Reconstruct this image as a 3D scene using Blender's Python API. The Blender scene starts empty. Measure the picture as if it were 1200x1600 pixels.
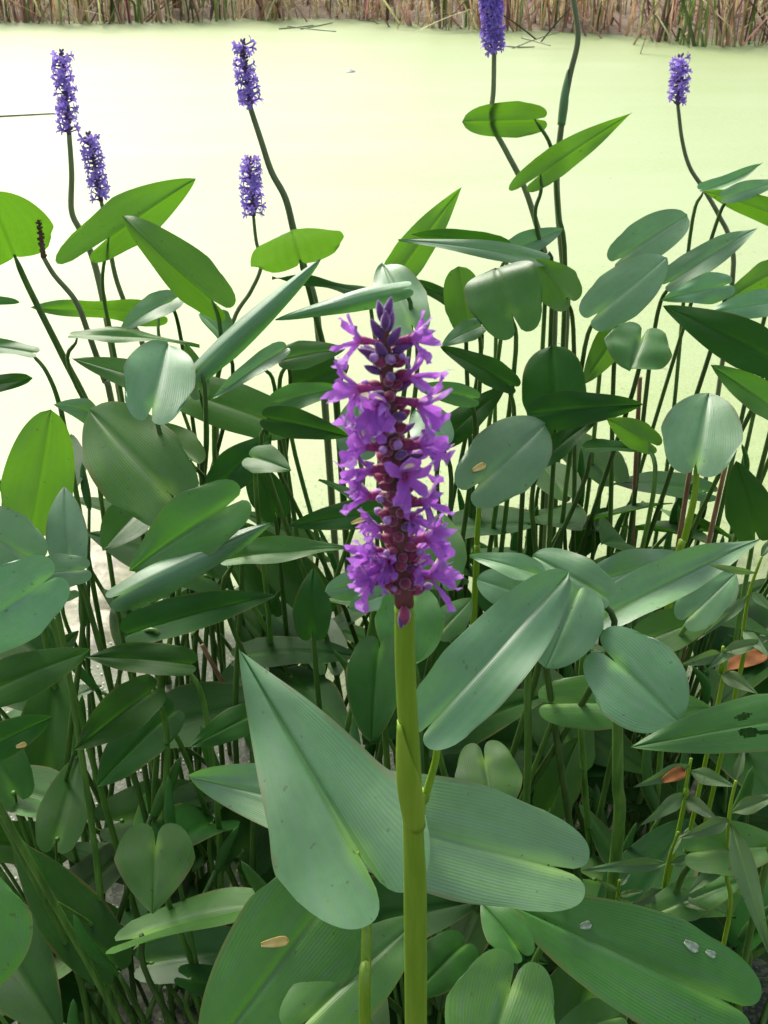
import bpy, math, random
from mathutils import Vector, Matrix, noise as mnoise

random.seed(7)
scene = bpy.context.scene
COL = scene.collection
R = math.radians

# ------------------------------------------------------------------ camera
CAM_H, PITCH, FPX = 1.10, R(30), 1716.0
cam_d = bpy.data.cameras.new('camera')
cam = bpy.data.objects.new('camera', cam_d)
COL.objects.link(cam)
cam.location = (0, 0, CAM_H)
cam.rotation_euler = (R(90) - PITCH, 0, 0)
cam_d.sensor_fit = 'VERTICAL'
cam_d.sensor_height = 24.0
cam_d.lens = 24.0 * FPX / 1600.0
cam_d.clip_start = 0.02
cam_d.clip_end = 500
cam_d.dof.use_dof = True
cam_d.dof.focus_distance = 0.8
cam_d.dof.aperture_fstop = 30
scene.camera = cam

# ------------------------------------------------------------------ sky, sun, exposure
SUN_EL, SUN_AZ = R(43), R(-25)          # azimuth from +Y towards +X
world = bpy.data.worlds.new('World')
scene.world = world
world.use_nodes = True
wn = world.node_tree
wn.nodes.clear()
sky = wn.nodes.new('ShaderNodeTexSky')
sky.sky_type = 'NISHITA'
sky.sun_disc = False
sky.sun_elevation = SUN_EL
sky.sun_rotation = SUN_AZ
sky.air_density = 1.0
sky.dust_density = 4.0
sky.ozone_density = 1.0
hs = wn.nodes.new('ShaderNodeHueSaturation')
hs.inputs['Saturation'].default_value = 0.6
bg = wn.nodes.new('ShaderNodeBackground')
bg.inputs['Strength'].default_value = 0.15
wo = wn.nodes.new('ShaderNodeOutputWorld')
wn.links.new(sky.outputs[0], hs.inputs['Color'])
wn.links.new(hs.outputs[0], bg.inputs['Color'])
wn.links.new(bg.outputs[0], wo.inputs['Surface'])

sun_d = bpy.data.lights.new('sun', 'SUN')
sun_d.energy = 2.0
sun_d.angle = R(20)
sun_d.color = (1.0, 0.95, 0.86)
sun = bpy.data.objects.new('sun', sun_d)
COL.objects.link(sun)
sdir = Vector((math.sin(SUN_AZ) * math.cos(SUN_EL), math.cos(SUN_AZ) * math.cos(SUN_EL), math.sin(SUN_EL)))
sun.rotation_euler = sdir.to_track_quat('Z', 'Y').to_euler()
sun.location = sdir * 30

scene.view_settings.view_transform = 'Standard'
scene.view_settings.look = 'None'
scene.view_settings.exposure = 1.08
scene.view_settings.gamma = 1.0
scene.view_settings.use_curve_mapping = False

# ------------------------------------------------------------------ photo pixel -> place
CAM = Vector((0, 0, CAM_H))
FWD = Vector((0, math.cos(PITCH), -math.sin(PITCH)))
UP = Vector((0, math.sin(PITCH), math.cos(PITCH)))
RT = Vector((1, 0, 0))

def ray(px, py):
    return (FWD + RT * ((px - 600) / FPX) + UP * (-(py - 800) / FPX)).normalized()

def at(px, py, Y):
    """point on the pixel's ray at ground distance Y"""
    r = ray(px, py)
    return CAM + r * (Y / r.y)

def on_water(px, py, z=0.0):
    r = ray(px, py)
    return CAM + r * ((z - CAM_H) / r.z)

def scale_at(p):
    """metres per photo pixel at a point"""
    return (p - CAM).dot(FWD) / FPX

# ------------------------------------------------------------------ object helpers
def tag(o, label=None, cat=None, group=None, kind=None):
    if label: o['label'] = label
    if cat: o['category'] = cat
    if group: o['group'] = group
    if kind: o['kind'] = kind
    return o

def empty(name, loc):
    o = bpy.data.objects.new(name, None)
    o.empty_display_size = 0.02
    COL.objects.link(o)
    o.location = loc
    return o

def mesh_from(name, verts, faces, smooth=True, uvs=None, cols=None):
    me = bpy.data.meshes.new(name)
    me.from_pydata(verts, [], faces)
    if smooth:
        me.polygons.foreach_set('use_smooth', [True] * len(me.polygons))
    if uvs is not None:
        ul = me.uv_layers.new(name='UVMap')
        flat = []
        for l in me.loops:
            flat.extend(uvs[l.vertex_index])
        ul.data.foreach_set('uv', flat)
    if cols is not None:
        ca = me.color_attributes.new('tint', 'FLOAT_COLOR', 'POINT')
        flat = []
        for c in cols:
            flat.extend((c[0], c[1], c[2], 1.0))
        ca.data.foreach_set('color', flat)
    me.update()
    return me

def obj(name, me, m, parent=None):
    o = bpy.data.objects.new(name, me)
    COL.objects.link(o)
    if m is not None and not me.materials:
        me.materials.append(m)
    if parent is not None:
        o.parent = parent
    return o

class MB:
    def __init__(s):
        s.v, s.f, s.c, s.uv = [], [], [], []
    def add(s, verts, faces, col=(1, 1, 1), uvs=None):
        n = len(s.v)
        s.v.extend([tuple(p) for p in verts])
        s.f.extend([tuple(i + n for i in f) for f in faces])
        if isinstance(col, list): s.c.extend(col)
        else: s.c.extend([col] * len(verts))
        s.uv.extend(uvs if uvs else [(0.5, 0.5)] * len(verts))
    def mesh(s, name, smooth=True):
        return mesh_from(name, s.v, s.f, smooth, s.uv, s.c)

def smooth_path(pts, n=8):
    pts = [Vector(p) for p in pts]
    if len(pts) < 3:
        return [pts[0].lerp(pts[-1], i / n) for i in range(n + 1)]
    P = [pts[0] * 2 - pts[1]] + pts + [pts[-1] * 2 - pts[-2]]
    out = []
    for i in range(1, len(P) - 2):
        p0, p1, p2, p3 = P[i - 1], P[i], P[i + 1], P[i + 2]
        for k in range(n):
            t = k / n
            out.append(0.5 * ((2 * p1) + (p2 - p0) * t + (2 * p0 - 5 * p1 + 4 * p2 - p3) * t * t + (3 * p1 - p0 - 3 * p2 + p3) * t ** 3))
    out.append(pts[-1])
    return out

def tube(path, radii, sides=8, cap=True, flat=1.0):
    """verts, faces, uvs of a tapered tube; radii a pair, list or function of 0..1"""
    n = len(path)
    verts, faces, uvs = [], [], []
    t0 = (path[1] - path[0]).normalized()
    ref = Vector((1, 0, 0)) if abs(t0.x) < 0.8 else Vector((0, 1, 0))
    nrm = (ref - t0 * ref.dot(t0)).normalized()
    for i, p in enumerate(path):
        if i == 0: t = path[1] - path[0]
        elif i == n - 1: t = path[-1] - path[-2]
        else: t = path[i + 1] - path[i - 1]
        t.normalize()
        nrm = (nrm - t * nrm.dot(t)).normalized()
        b = t.cross(nrm)
        u = i / (n - 1)
        if callable(radii): r = radii(u)
        elif len(radii) == 2: r = radii[0] + (radii[1] - radii[0]) * u
        else:
            k = u * (len(radii) - 1); k0 = min(int(k), len(radii) - 2); r = radii[k0] + (radii[k0 + 1] - radii[k0]) * (k - k0)
        for j in range(sides):
            a = 2 * math.pi * j / sides
            verts.append(p + (nrm * math.cos(a) + b * math.sin(a) * flat) * r)
            uvs.append((j / sides, u))
    for i in range(n - 1):
        for j in range(sides):
            j2 = (j + 1) % sides
            faces.append((i * sides + j, i * sides + j2, (i + 1) * sides + j2, (i + 1) * sides + j))
    if cap:
        faces.append(tuple(range(sides - 1, -1, -1)))
        faces.append(tuple((n - 1) * sides + j for j in range(sides)))
    return verts, faces, uvs

def tube_mesh(name, path, radii, sides=8, origin=Vector((0, 0, 0)), n=6):
    pth = smooth_path([Vector(p) - origin for p in path], n)
    v, f, uv = tube(pth, radii, sides)
    return mesh_from(name, [tuple(p) for p in v], f, True, uv)

# ------------------------------------------------------------------ materials
class NT:
    def __init__(s, name):
        s.m = bpy.data.materials.new(name)
        s.m.use_nodes = True
        s.t = s.m.node_tree
        s.t.nodes.clear()
        s.out = s.n('ShaderNodeOutputMaterial')
    def n(s, typ, **kw):
        nd = s.t.nodes.new(typ)
        for k, v in kw.items(): setattr(nd, k, v)
        return nd
    def l(s, a, b): s.t.links.new(a, b)
    def put(s, sock, v):
        if hasattr(v, 'is_output') or isinstance(v, bpy.types.NodeSocket): s.l(v, sock)
        else: sock.default_value = v
    def math(s, op, a, b=0.0, c=None, clamp=False):
        nd = s.n('ShaderNodeMath', operation=op); nd.use_clamp = clamp
        s.put(nd.inputs[0], a); s.put(nd.inputs[1], b)
        if c is not None: s.put(nd.inputs[2], c)
        return nd.outputs[0]
    def mix(s, f, a, b, blend='MIX'):
        nd = s.n('ShaderNodeMixRGB', blend_type=blend)
        s.put(nd.inputs[0], f)
        for i, v in ((1, a), (2, b)):
            s.put(nd.inputs[i], v if not isinstance(v, tuple) else (v[0], v[1], v[2], 1))
        return nd.outputs[0]
    def ramp(s, fac, stops):
        nd = s.n('ShaderNodeValToRGB')
        e = nd.color_ramp.elements
        while len(e) < len(stops): e.new(0.5)
        for k, (p, c) in enumerate(stops):
            e[k].position = p
            e[k].color = (c[0], c[1], c[2], 1) if isinstance(c, tuple) else (c, c, c, 1)
        s.l(fac, nd.inputs[0])
        return nd.outputs[0]
    def noise(s, vec, scale, detail=3.0, rough=0.55, dist=0.0):
        nd = s.n('ShaderNodeTexNoise')
        if vec is not None: s.l(vec, nd.inputs['Vector'])
        nd.inputs['Scale'].default_value = scale
        nd.inputs['Detail'].default_value = detail
        nd.inputs['Roughness'].default_value = rough
        nd.inputs['Distortion'].default_value = dist
        return nd.outputs['Fac']
    def map(s, v, a, b, c=0.0, d=1.0):
        nd = s.n('ShaderNodeMapRange'); nd.interpolation_type = 'SMOOTHSTEP'
        s.put(nd.inputs[0], v)
        nd.inputs[1].default_value = a; nd.inputs[2].default_value = b
        nd.inputs[3].default_value = c; nd.inputs[4].default_value = d
        return nd.outputs[0]

def leaf_material(name, top, vein, trans, tw=0.35, rough=0.42, spots=0.5, spec=0.4):
    k = NT(name)
    tc = k.n('ShaderNodeTexCoord')
    uv = k.n('ShaderNodeSeparateXYZ'); k.l(tc.outputs['UV'], uv.inputs[0])
    oi = k.n('ShaderNodeObjectInfo')
    rnd = oi.outputs['Random']
    offs = k.n('ShaderNodeVectorMath', operation='ADD')
    comb = k.n('ShaderNodeCombineXYZ')
    k.l(k.math('MULTIPLY', rnd, 37.0), comb.inputs[0]); k.l(k.math('MULTIPLY', rnd, 11.0), comb.inputs[1])
    k.l(tc.outputs['Object'], offs.inputs[0]); k.l(comb.outputs[0], offs.inputs[1])
    P = offs.outputs[0]
    tt = k.math('MULTIPLY', k.math('ABSOLUTE', k.math('SUBTRACT', uv.outputs[0], 0.5)), 2.0)
    wob = k.noise(P, 9, 2)
    rib = k.math('SINE', k.math('MULTIPLY_ADD', wob, 5.0, k.math('MULTIPLY', tt, 110.0)))
    rib2 = k.math('SINE', k.math('MULTIPLY_ADD', wob, 3.0, k.math('MULTIPLY', tt, 27.0)))
    ribs = k.math('MULTIPLY_ADD', rib2, 0.5, rib)
    mid = k.map(tt, 0.0, 0.055, 1.0, 0.0)
    base_glow = k.map(k.math('ADD', k.math('ABSOLUTE', uv.outputs[1]), tt), 0.0, 0.34, 1.0, 0.0)
    big = k.noise(P, 14, 3)
    fine = k.noise(P, 160, 3)
    c = k.mix(k.map(big, 0.3, 0.7), tuple(x * 0.80 for x in top), tuple(x * 1.18 for x in top))
    c = k.mix(k.math('MULTIPLY', k.map(ribs, -1.2, 1.3), 0.17), c, vein)
    c = k.mix(k.math('MULTIPLY', k.map(fine, 0.35, 0.75), 0.25), c, tuple(x * 0.6 for x in top))
    sv = k.n('ShaderNodeCombineXYZ'); k.l(k.math('MULTIPLY_ADD', uv.outputs[0], 9.0, k.math('MULTIPLY', rnd, 50.0)), sv.inputs[0]); k.l(k.math('MULTIPLY', uv.outputs[1], 1.6), sv.inputs[1])
    stk = k.noise(sv.outputs[0], 1.6, 4, 0.6)
    g = (top[0] + top[1] + top[2]) / 3
    c = k.mix(k.math('MULTIPLY', k.map(stk, 0.42, 0.72), 0.45), c, (g * 0.95, g * 1.6, g * 1.05))
    c = k.mix(k.math('MULTIPLY', k.map(tt, 0.955, 1.0), 0.4), c, vein)
    c = k.mix(k.math('MULTIPLY', mid, 0.45), c, vein)
    c = k.mix(k.math('MULTIPLY', base_glow, 0.75), c, (vein[0] * 1.5, vein[1] * 1.5, vein[2] * 0.9))
    # brown flecks and dull patches
    fl = k.noise(P, 170, 1.0)
    c = k.mix(k.math('MULTIPLY', k.map(fl, 0.735, 0.77), spots), c, (0.055, 0.04, 0.018))
    pt = k.noise(P, 32, 2.0)
    c = k.mix(k.math('MULTIPLY', k.map(pt, 0.70, 0.80), 0.2 * spots), c, (0.17, 0.15, 0.05))
    brn = k.math('MULTIPLY', k.map(k.math('MULTIPLY_ADD', k.noise(P, 24, 3), 0.28, tt), 1.09, 1.14), spots)
    c = k.mix(brn, c, (0.13, 0.085, 0.03))
    hsv = k.n('ShaderNodeHueSaturation')
    k.l(c, hsv.inputs['Color'])
    k.l(k.math('MULTIPLY_ADD', rnd, 0.55, 0.75), hsv.inputs['Value'])
    r2 = k.math('FRACT', k.math('MULTIPLY', rnd, 13.7))
    k.l(k.math('MULTIPLY_ADD', r2, 0.03, 0.485), hsv.inputs['Hue'])
    c = hsv.outputs[0]
    pr = k.n('ShaderNodeBsdfPrincipled')
    k.l(c, pr.inputs['Base Color'])
    k.l(k.math('MULTIPLY_ADD', big, 0.25, rough - 0.12), pr.inputs['Roughness'])
    pr.inputs['Specular IOR Level'].default_value = spec
    bp = k.n('ShaderNodeBump'); bp.inputs['Strength'].default_value = 0.2; bp.inputs['Distance'].default_value = 0.0005
    k.l(k.math('ADD', k.math('MULTIPLY', ribs, 0.35), k.math('MULTIPLY_ADD', big, 2.0, fine)), bp.inputs['Height'])
    k.l(bp.outputs[0], pr.inputs['Normal'])
    tr = k.n('ShaderNodeBsdfTranslucent')
    tcol = k.mix(k.math('MULTIPLY', k.map(ribs, -1.2, 1.3), 0.35), trans, tuple(x * 0.6 for x in trans))
    tcol = k.mix(k.math('MULTIPLY', mid, 0.5), tcol, tuple(x * 0.45 for x in trans))
    tcol = k.mix(k.math('MULTIPLY', k.map(fl, 0.735, 0.77), spots), tcol, (0.06, 0.04, 0.01))
    k.l(tcol, tr.inputs['Color'])
    mx = k.n('ShaderNodeMixShader'); mx.inputs[0].default_value = tw
    k.l(pr.outputs[0], mx.inputs[1]); k.l(tr.outputs[0], mx.inputs[2])
    k.l(mx.outputs[0], k.out.inputs['Surface'])
    return k.m

def plain_material(name, a, b, scale=60, rough=0.5, spec=0.4, tw=0.0, trans=None, bump=0.2, stretch=None, random_value=0.3, tint=False):
    k = NT(name)
    tc = k.n('ShaderNodeTexCoord')
    oi = k.n('ShaderNodeObjectInfo')
    vec = tc.outputs['Object']
    if stretch:
        mp = k.n('ShaderNodeMapping'); mp.inputs['Scale'].default_value = stretch
        k.l(vec, mp.inputs['Vector']); vec = mp.outputs[0]
    nz = k.noise(vec, scale, 4)
    c = k.mix(k.map(nz, 0.3, 0.7), a, b)
    if tint:
        at_ = k.n('ShaderNodeAttribute', attribute_name='tint')
        c = k.mix(1.0, c, at_.outputs['Color'], 'MULTIPLY')
    hsv = k.n('ShaderNodeHueSaturation'); k.l(c, hsv.inputs['Color'])
    k.l(k.math('MULTIPLY_ADD', oi.outputs['Random'], random_value, 1 - random_value / 2), hsv.inputs['Value'])
    pr = k.n('ShaderNodeBsdfPrincipled')
    k.l(hsv.outputs[0], pr.inputs['Base Color'])
    pr.inputs['Roughness'].default_value = rough
    pr.inputs['Specular IOR Level'].default_value = spec
    if bump:
        bp = k.n('ShaderNodeBump'); bp.inputs['Strength'].default_value = bump; bp.inputs['Distance'].default_value = 0.002
        k.l(nz, bp.inputs['Height']); k.l(bp.outputs[0], pr.inputs['Normal'])
    sh = pr.outputs[0]
    if tw:
        tr = k.n('ShaderNodeBsdfTranslucent')
        if trans is None: k.l(hsv.outputs[0], tr.inputs['Color'])
        else: tr.inputs['Color'].default_value = (*trans, 1)
        mx = k.n('ShaderNodeMixShader'); mx.inputs[0].default_value = tw
        k.l(sh, mx.inputs[1]); k.l(tr.outputs[0], mx.inputs[2]); sh = mx.outputs[0]
    k.l(sh, k.out.inputs['Surface'])
    return k.m

M = {}
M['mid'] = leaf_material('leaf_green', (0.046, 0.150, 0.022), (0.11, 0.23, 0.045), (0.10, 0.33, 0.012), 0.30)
M['pale'] = leaf_material('leaf_glaucous', (0.092, 0.222, 0.082), (0.16, 0.31, 0.10), (0.11, 0.33, 0.04), 0.22, rough=0.40, spec=0.75)
M['fresh'] = leaf_material('leaf_fresh', (0.045, 0.145, 0.014), (0.08, 0.20, 0.025), (0.115, 0.300, 0.012), 0.42, rough=0.45)
M['dark'] = leaf_material('leaf_deep_green_shaded', (0.014, 0.062, 0.007), (0.032, 0.095, 0.014), (0.06, 0.22, 0.01), 0.25, rough=0.55, spec=0.1)  # deep green leaf, colour darkened further to hold the shade under the canopy
M['weed'] = leaf_material('weed_leaf', (0.060, 0.135, 0.034), (0.14, 0.22, 0.07), (0.13, 0.26, 0.04), 0.25, rough=0.55, spots=0.8)
M['stem'] = plain_material('stalk_green', (0.034, 0.090, 0.012), (0.080, 0.165, 0.024), 30, 0.42, 0.45, stretch=(6, 6, 0.6), random_value=0.9)
M['far_stalk'] = plain_material('stalk_olive', (0.11, 0.145, 0.055), (0.17, 0.205, 0.09), 30, 0.42, 0.45, stretch=(6, 6, 0.6), random_value=0.4)
M['stem_bright'] = plain_material('stalk_yellow_green', (0.165, 0.300, 0.012), (0.220, 0.360, 0.022), 40, 0.40, 0.45, 0.15, (0.3, 0.45, 0.03), stretch=(8, 8, 0.5))
M['sheath'] = plain_material('sheath_green', (0.19, 0.33, 0.015), (0.25, 0.38, 0.03), 40, 0.42, 0.45, 0.25, (0.4, 0.5, 0.05), stretch=(8, 8, 0.5))
M['dead_stem'] = plain_material('dead_stalk', (0.20, 0.10, 0.05), (0.33, 0.20, 0.11), 30, 0.7, 0.2, stretch=(5, 5, 0.5))
M['petal_yellow'] = plain_material('fallen_leaflet', (0.55, 0.40, 0.10), (0.65, 0.50, 0.20), 150, 0.6, 0.2, 0.2)
M['rust'] = plain_material('dead_leaf', (0.22, 0.075, 0.02), (0.35, 0.15, 0.04), 60, 0.7, 0.2, 0.15)

# ------------------------------------------------------------------ pond and banks
def pond_material():
    k = NT('duckweed_water')
    tc = k.n('ShaderNodeTexCoord')
    P = tc.outputs['Object']
    vo = k.n('ShaderNodeTexVoronoi'); vo.inputs['Scale'].default_value = 260; k.l(P, vo.inputs['Vector'])
    cell = k.n('ShaderNodeSeparateColor'); k.l(vo.outputs['Color'], cell.inputs[0])
    big = k.noise(P, 0.7, 4, 0.6)
    mid = k.noise(P, 5.0, 4, 0.6)
    mp = k.n('ShaderNodeMapping'); mp.inputs['Scale'].default_value = (0.25, 1.1, 1); k.l(P, mp.inputs['Vector'])
    streak = k.noise(mp.outputs[0], 1.6, 5, 0.6)
    a = k.mix(cell.outputs[0], (0.205, 0.285, 0.085), (0.285, 0.355, 0.145))
    a = k.mix(k.math('MULTIPLY', k.map(streak, 0.35, 0.7), 0.45), a, (0.300, 0.360, 0.180))
    a = k.mix(k.math('MULTIPLY', k.map(big, 0.55, 0.75), 0.35), a, (0.36, 0.42, 0.20))
    # small open gaps with murky water, only where the mat is loose
    gapn = k.noise(P, 38, 5, 0.7)
    loose = k.map(mid, 0.50, 0.66)
    gap = k.math('MULTIPLY', k.map(gapn, 0.60, 0.66), loose)
    a = k.mix(k.math('MULTIPLY', gap, 0.85), a, (0.10, 0.11, 0.07))
    # mat thins to murky water among the near stalks; dark colour includes leaf shade
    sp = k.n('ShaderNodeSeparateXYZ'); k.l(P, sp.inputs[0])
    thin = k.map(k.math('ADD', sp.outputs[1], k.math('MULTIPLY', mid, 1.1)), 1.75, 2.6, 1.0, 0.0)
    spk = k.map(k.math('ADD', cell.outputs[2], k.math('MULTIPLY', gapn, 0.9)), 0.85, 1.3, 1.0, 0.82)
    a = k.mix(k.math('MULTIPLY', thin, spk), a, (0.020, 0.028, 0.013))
    pr = k.n('ShaderNodeBsdfPrincipled')
    k.l(a, pr.inputs['Base Color'])
    pr.inputs['Roughness'].default_value = 0.65
    pr.inputs['Specular IOR Level'].default_value = 0.25
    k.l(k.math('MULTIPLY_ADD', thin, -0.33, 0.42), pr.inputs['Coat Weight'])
    pr.inputs['Coat Roughness'].default_value = 0.32
    pr.inputs['Coat IOR'].default_value = 1.33
    bp = k.n('ShaderNodeBump'); bp.inputs['Strength'].default_value = 0.25; bp.inputs['Distance'].default_value = 0.002
    k.l(k.math('ADD', cell.outputs[1], k.math('MULTIPLY', gap, -1.0)), bp.inputs['Height'])
    k.l(bp.outputs[0], pr.inputs['Normal'])
    k.l(pr.outputs[0], k.out.inputs['Surface'])
    return k.m

v = [(-200, -3, 0), (200, -3, 0), (200, 300, 0), (-200, 300, 0)]
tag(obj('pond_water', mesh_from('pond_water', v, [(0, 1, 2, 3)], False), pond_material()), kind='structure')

def ground_material():
    k = NT('bank_soil')
    tc = k.n('ShaderNodeTexCoord'); P = tc.outputs['Object']
    n1 = k.noise(P, 3, 6, 0.65); n2 = k.noise(P, 60, 4, 0.6)
    c = k.mix(k.map(n1, 0.3, 0.7), (0.045, 0.038, 0.022), (0.085, 0.075, 0.040))
    c = k.mix(k.math('MULTIPLY', k.map(n2, 0.5, 0.7), 0.5), c, (0.10, 0.12, 0.045))
    pr = k.n('ShaderNodeBsdfPrincipled'); k.l(c, pr.inputs['Base Color']); pr.inputs['Roughness'].default_value = 0.85
    bp = k.n('ShaderNodeBump'); bp.inputs['Strength'].default_value = 0.6; bp.inputs['Distance'].default_value = 0.02
    k.l(k.math('ADD', n1, n2), bp.inputs['Height']); k.l(bp.outputs[0], pr.inputs['Normal'])
    k.l(pr.outputs[0], k.out.inputs['Surface'])
    return k.m
M['soil'] = ground_material()
M['litter'] = plain_material('reed_litter', (0.22, 0.165, 0.12), (0.40, 0.31, 0.22), 14, 0.85, 0.2, bump=0.8, stretch=(1, 4, 1))

SHORE_PX = [(-500, 30), (-200, 33), (0, 36), (200, 37), (420, 31), (560, 28), (640, 42), (760, 47), (880, 50), (960, 52), (1030, 66), (1120, 74), (1220, 72), (1500, 70), (1900, 66)]
shore = [on_water(x, y) for x, y in SHORE_PX]

def shore_y(x):
    for a, b in zip(shore, shore[1:]):
        if a.x <= x <= b.x:
            return a.y + (b.y - a.y) * (x - a.x) / (b.x - a.x)
    return shore[0].y if x < shore[0].x else shore[-1].y

def sheet(name, x0, x1, nx, rows, zf, m):
    verts, faces = [], []
    ny = len(rows)
    for j in range(ny):
        for i in range(nx + 1):
            x = x0 + (x1 - x0) * i / nx
            y = rows[j](x)
            verts.append((x, y, zf(x, y, j)))
    for j in range(ny - 1):
        for i in range(nx):
            a = j * (nx + 1) + i
            faces.append((a, a + 1, a + nx + 2, a + nx + 1))
    return tag(obj(name, mesh_from(name, verts, faces), m), kind='structure')

far_h = [-0.10, 0.03, 0.12, 0.25, 0.5, 1.2, 3.0, 4.0]
far_o = [-0.05, 0.25, 0.8, 2.0, 4.0, 9.0, 30.0, 280.0]
sheet('far_bank', -190, 190, 380, [(lambda x, o=o: shore_y(x) + o) for o in far_o],
      lambda x, y, j: far_h[j] + 0.05 * mnoise.noise(Vector((x * 1.5, y * 1.5, 0))), M['litter'])
# near bank: where the photographer stands, wrapping forward on the right
def near_edge(x):
    return 0.30 + 0.75 / (1 + math.exp(-(x - 0.42) / 0.07)) + 0.05 * mnoise.noise(Vector((x * 6, 3.1, 0)))
near_o = [-3.2, -0.9, -0.35, -0.12, 0.0, 0.08]
near_z = [0.12, 0.10, 0.07, 0.04, 0.012, -0.06]
sheet('near_bank', -8, 8, 320, [(lambda x, o=o: near_edge(x) + o) for o in near_o],
      lambda x, y, j: near_z[j] + 0.015 * mnoise.noise(Vector((x * 9, y * 9, 0))), M['soil'])

# ------------------------------------------------------------------ reeds of the far bank
M['reed'] = plain_material('reed_blade', (0.75, 0.75, 0.75), (1.0, 1.0, 1.0), 9, 0.65, 0.25, 0.6, bump=0, tint=True, random_value=0.25)

def blade_strip(mb, root, h, lean, bend, width, col, segs=5, kink=None):
    """one long reed blade: tapered three-sided strip"""
    d = Vector((math.cos(lean[0]), math.sin(lean[0]), 0))
    side = Vector((-d.y, d.x, 0))
    ang = random.uniform(0, 6.28)
    s1 = Vector((math.cos(ang), math.sin(ang), 0)); s2 = Vector((-math.sin(ang), math.cos(ang), 0))
    pts, th, p = [], lean[1], Vector(root)
    step = h / segs
    for i in range(segs + 1):
        pts.append(p.copy())
        th2 = th + bend * (i / segs)
        if kink and i >= kink[0]: th2 += kink[1]
        p = p + (d * math.sin(th2) + Vector((0, 0, 1)) * math.cos(th2)) * step
    vs, fs = [], []
    for i, q in enumerate(pts):
        w = width * (1 - (i / segs) ** 3 * 0.9)
        vs += [q + s1 * w * 0.5, q - s1 * w * 0.5, q + s2 * w * 0.22]
    for i in range(segs):
        a = i * 3
        for j in range(3):
            k2 = (j + 1) % 3
            fs.append((a + j, a + k2, a + 3 + k2, a + 3 + j))
    mb.add(vs, fs, col)

def reed_colour(green):
    if random.random() < green:
        c = random.choice([(0.13, 0.20, 0.06), (0.19, 0.25, 0.08), (0.24, 0.28, 0.12), (0.10, 0.15, 0.06)])
    else:
        c = random.choice([(0.52, 0.40, 0.29), (0.56, 0.45, 0.30), (0.44, 0.29, 0.27), (0.58, 0.50, 0.32), (0.60, 0.47, 0.35), (0.30, 0.19, 0.16), (0.36, 0.29, 0.17), (0.20, 0.12, 0.10)])
    k = random.uniform(1.3, 2.1)
    return tuple(min(0.88, x * k) for x in c)

rs = random.Random(3)
reeds = MB()
for i in range(3600):
    x = random.uniform(-6.2, 5.6)
    dy = random.uniform(0.0, 1.0) ** 1.6 * 2.2
    y = shore_y(x) + dy - 0.03 + 0.16 * mnoise.noise(Vector((x * 2.7, 0, 0)))
    g = 0.30 + 0.35 * mnoise.noise(Vector((x * 0.9, 5.0, 0))) + (0.25 if x > 2.0 else 0) + (0.25 if -2.9 < x < -1.4 else 0)
    dead = random.random() < 0.48
    lean = (random.uniform(0, 6.28), abs(random.gauss(0, 0.75 if dead else 0.13)))
    h = random.uniform(0.25, 0.9) if dead else random.uniform(0.4, 0.75) + 0.45 * dy
    kink = (random.randint(1, 3), random.uniform(0.5, 1.6)) if random.random() < 0.22 else None
    blade_strip(reeds, (x, y, 0.0 if dy < 0.3 else 0.08), h, lean, random.uniform(0, 0.3), random.uniform(0.010, 0.026), reed_colour(0.0 if dead else g), 5, kink)
tag(obj('reed_bed', reeds.mesh('reed_bed'), M['reed']), 'dense bed of dry tan and green reeds lining the far bank', 'reeds', kind='stuff')

# stalks that stand or lie clear of the mass, one by one
for (px, py, h, az, th, w, c) in [
    (838, 62, 0.55, 3.0, 0.95, 0.022, (0.12, 0.12, 0.09)), (800, 76, 0.75, 0.25, 1.25, 0.020, (0.14, 0.14, 0.10)), (845, 66, 0.50, 0.4, 0.75, 0.02, (0.12, 0.12, 0.09)),
    (990, 70, 0.62, 0.5, 0.55, 0.026, (0.62, 0.48, 0.36)), (1000, 84, 0.60, 0.8, 0.45, 0.026, (0.58, 0.46, 0.32)), (1020, 66, 0.75, 2.6, 0.5, 0.026, (0.60, 0.46, 0.38)),
    (620, 46, 0.6, 0.3, 0.55, 0.024, (0.60, 0.47, 0.33)), (608, 42, 0.55, 2.8, 0.6, 0.024, (0.56, 0.42, 0.30)), (690, 46, 0.6, 0.2, 0.7, 0.022, (0.55, 0.40, 0.32)),
    (940, 60, 0.5, 3.0, 0.8, 0.022, (0.58, 0.44, 0.36)), (915, 56, 0.7, 2.9, 0.5, 0.022, (0.62, 0.45, 0.40)), (1130, 74, 0.6, 3.3, 0.4, 0.022, (0.60, 0.48, 0.34)),
    (300, 36, 0.6, 0.2, 0.6, 0.022, (0.56, 0.42, 0.30)), (330, 36, 0.55, 2.9, 0.5, 0.022, (0.60, 0.45, 0.34)), (480, 34, 0.6, 3.1, 0.6, 0.024, (0.58, 0.43, 0.33)),
    (560, 30, 0.6, 0.1, 0.7, 0.022, (0.62, 0.48, 0.35)), (170, 38, 0.5, 0.1, 0.5, 0.02, (0.30, 0.36, 0.16)), (60, 37, 0.6, 0.2, 0.6, 0.022, (0.56, 0.42, 0.32)), (1085, 72, 0.6, 2.9, 0.35, 0.03, (0.22, 0.28, 0.12))]:
    mb = MB()
    root = on_water(px, py)
    blade_strip(mb, (0, 0, 0), h, (az, th), 0.25, w, c, 6)
    o = obj('reed_stalk', mb.mesh('reed_stalk'), M['reed'])
    o.location = root
    tag(o, 'single bent dry reed stalk leaning at the edge of the far reeds', 'reed', 'loose reed stalks along the far bank')
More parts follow.
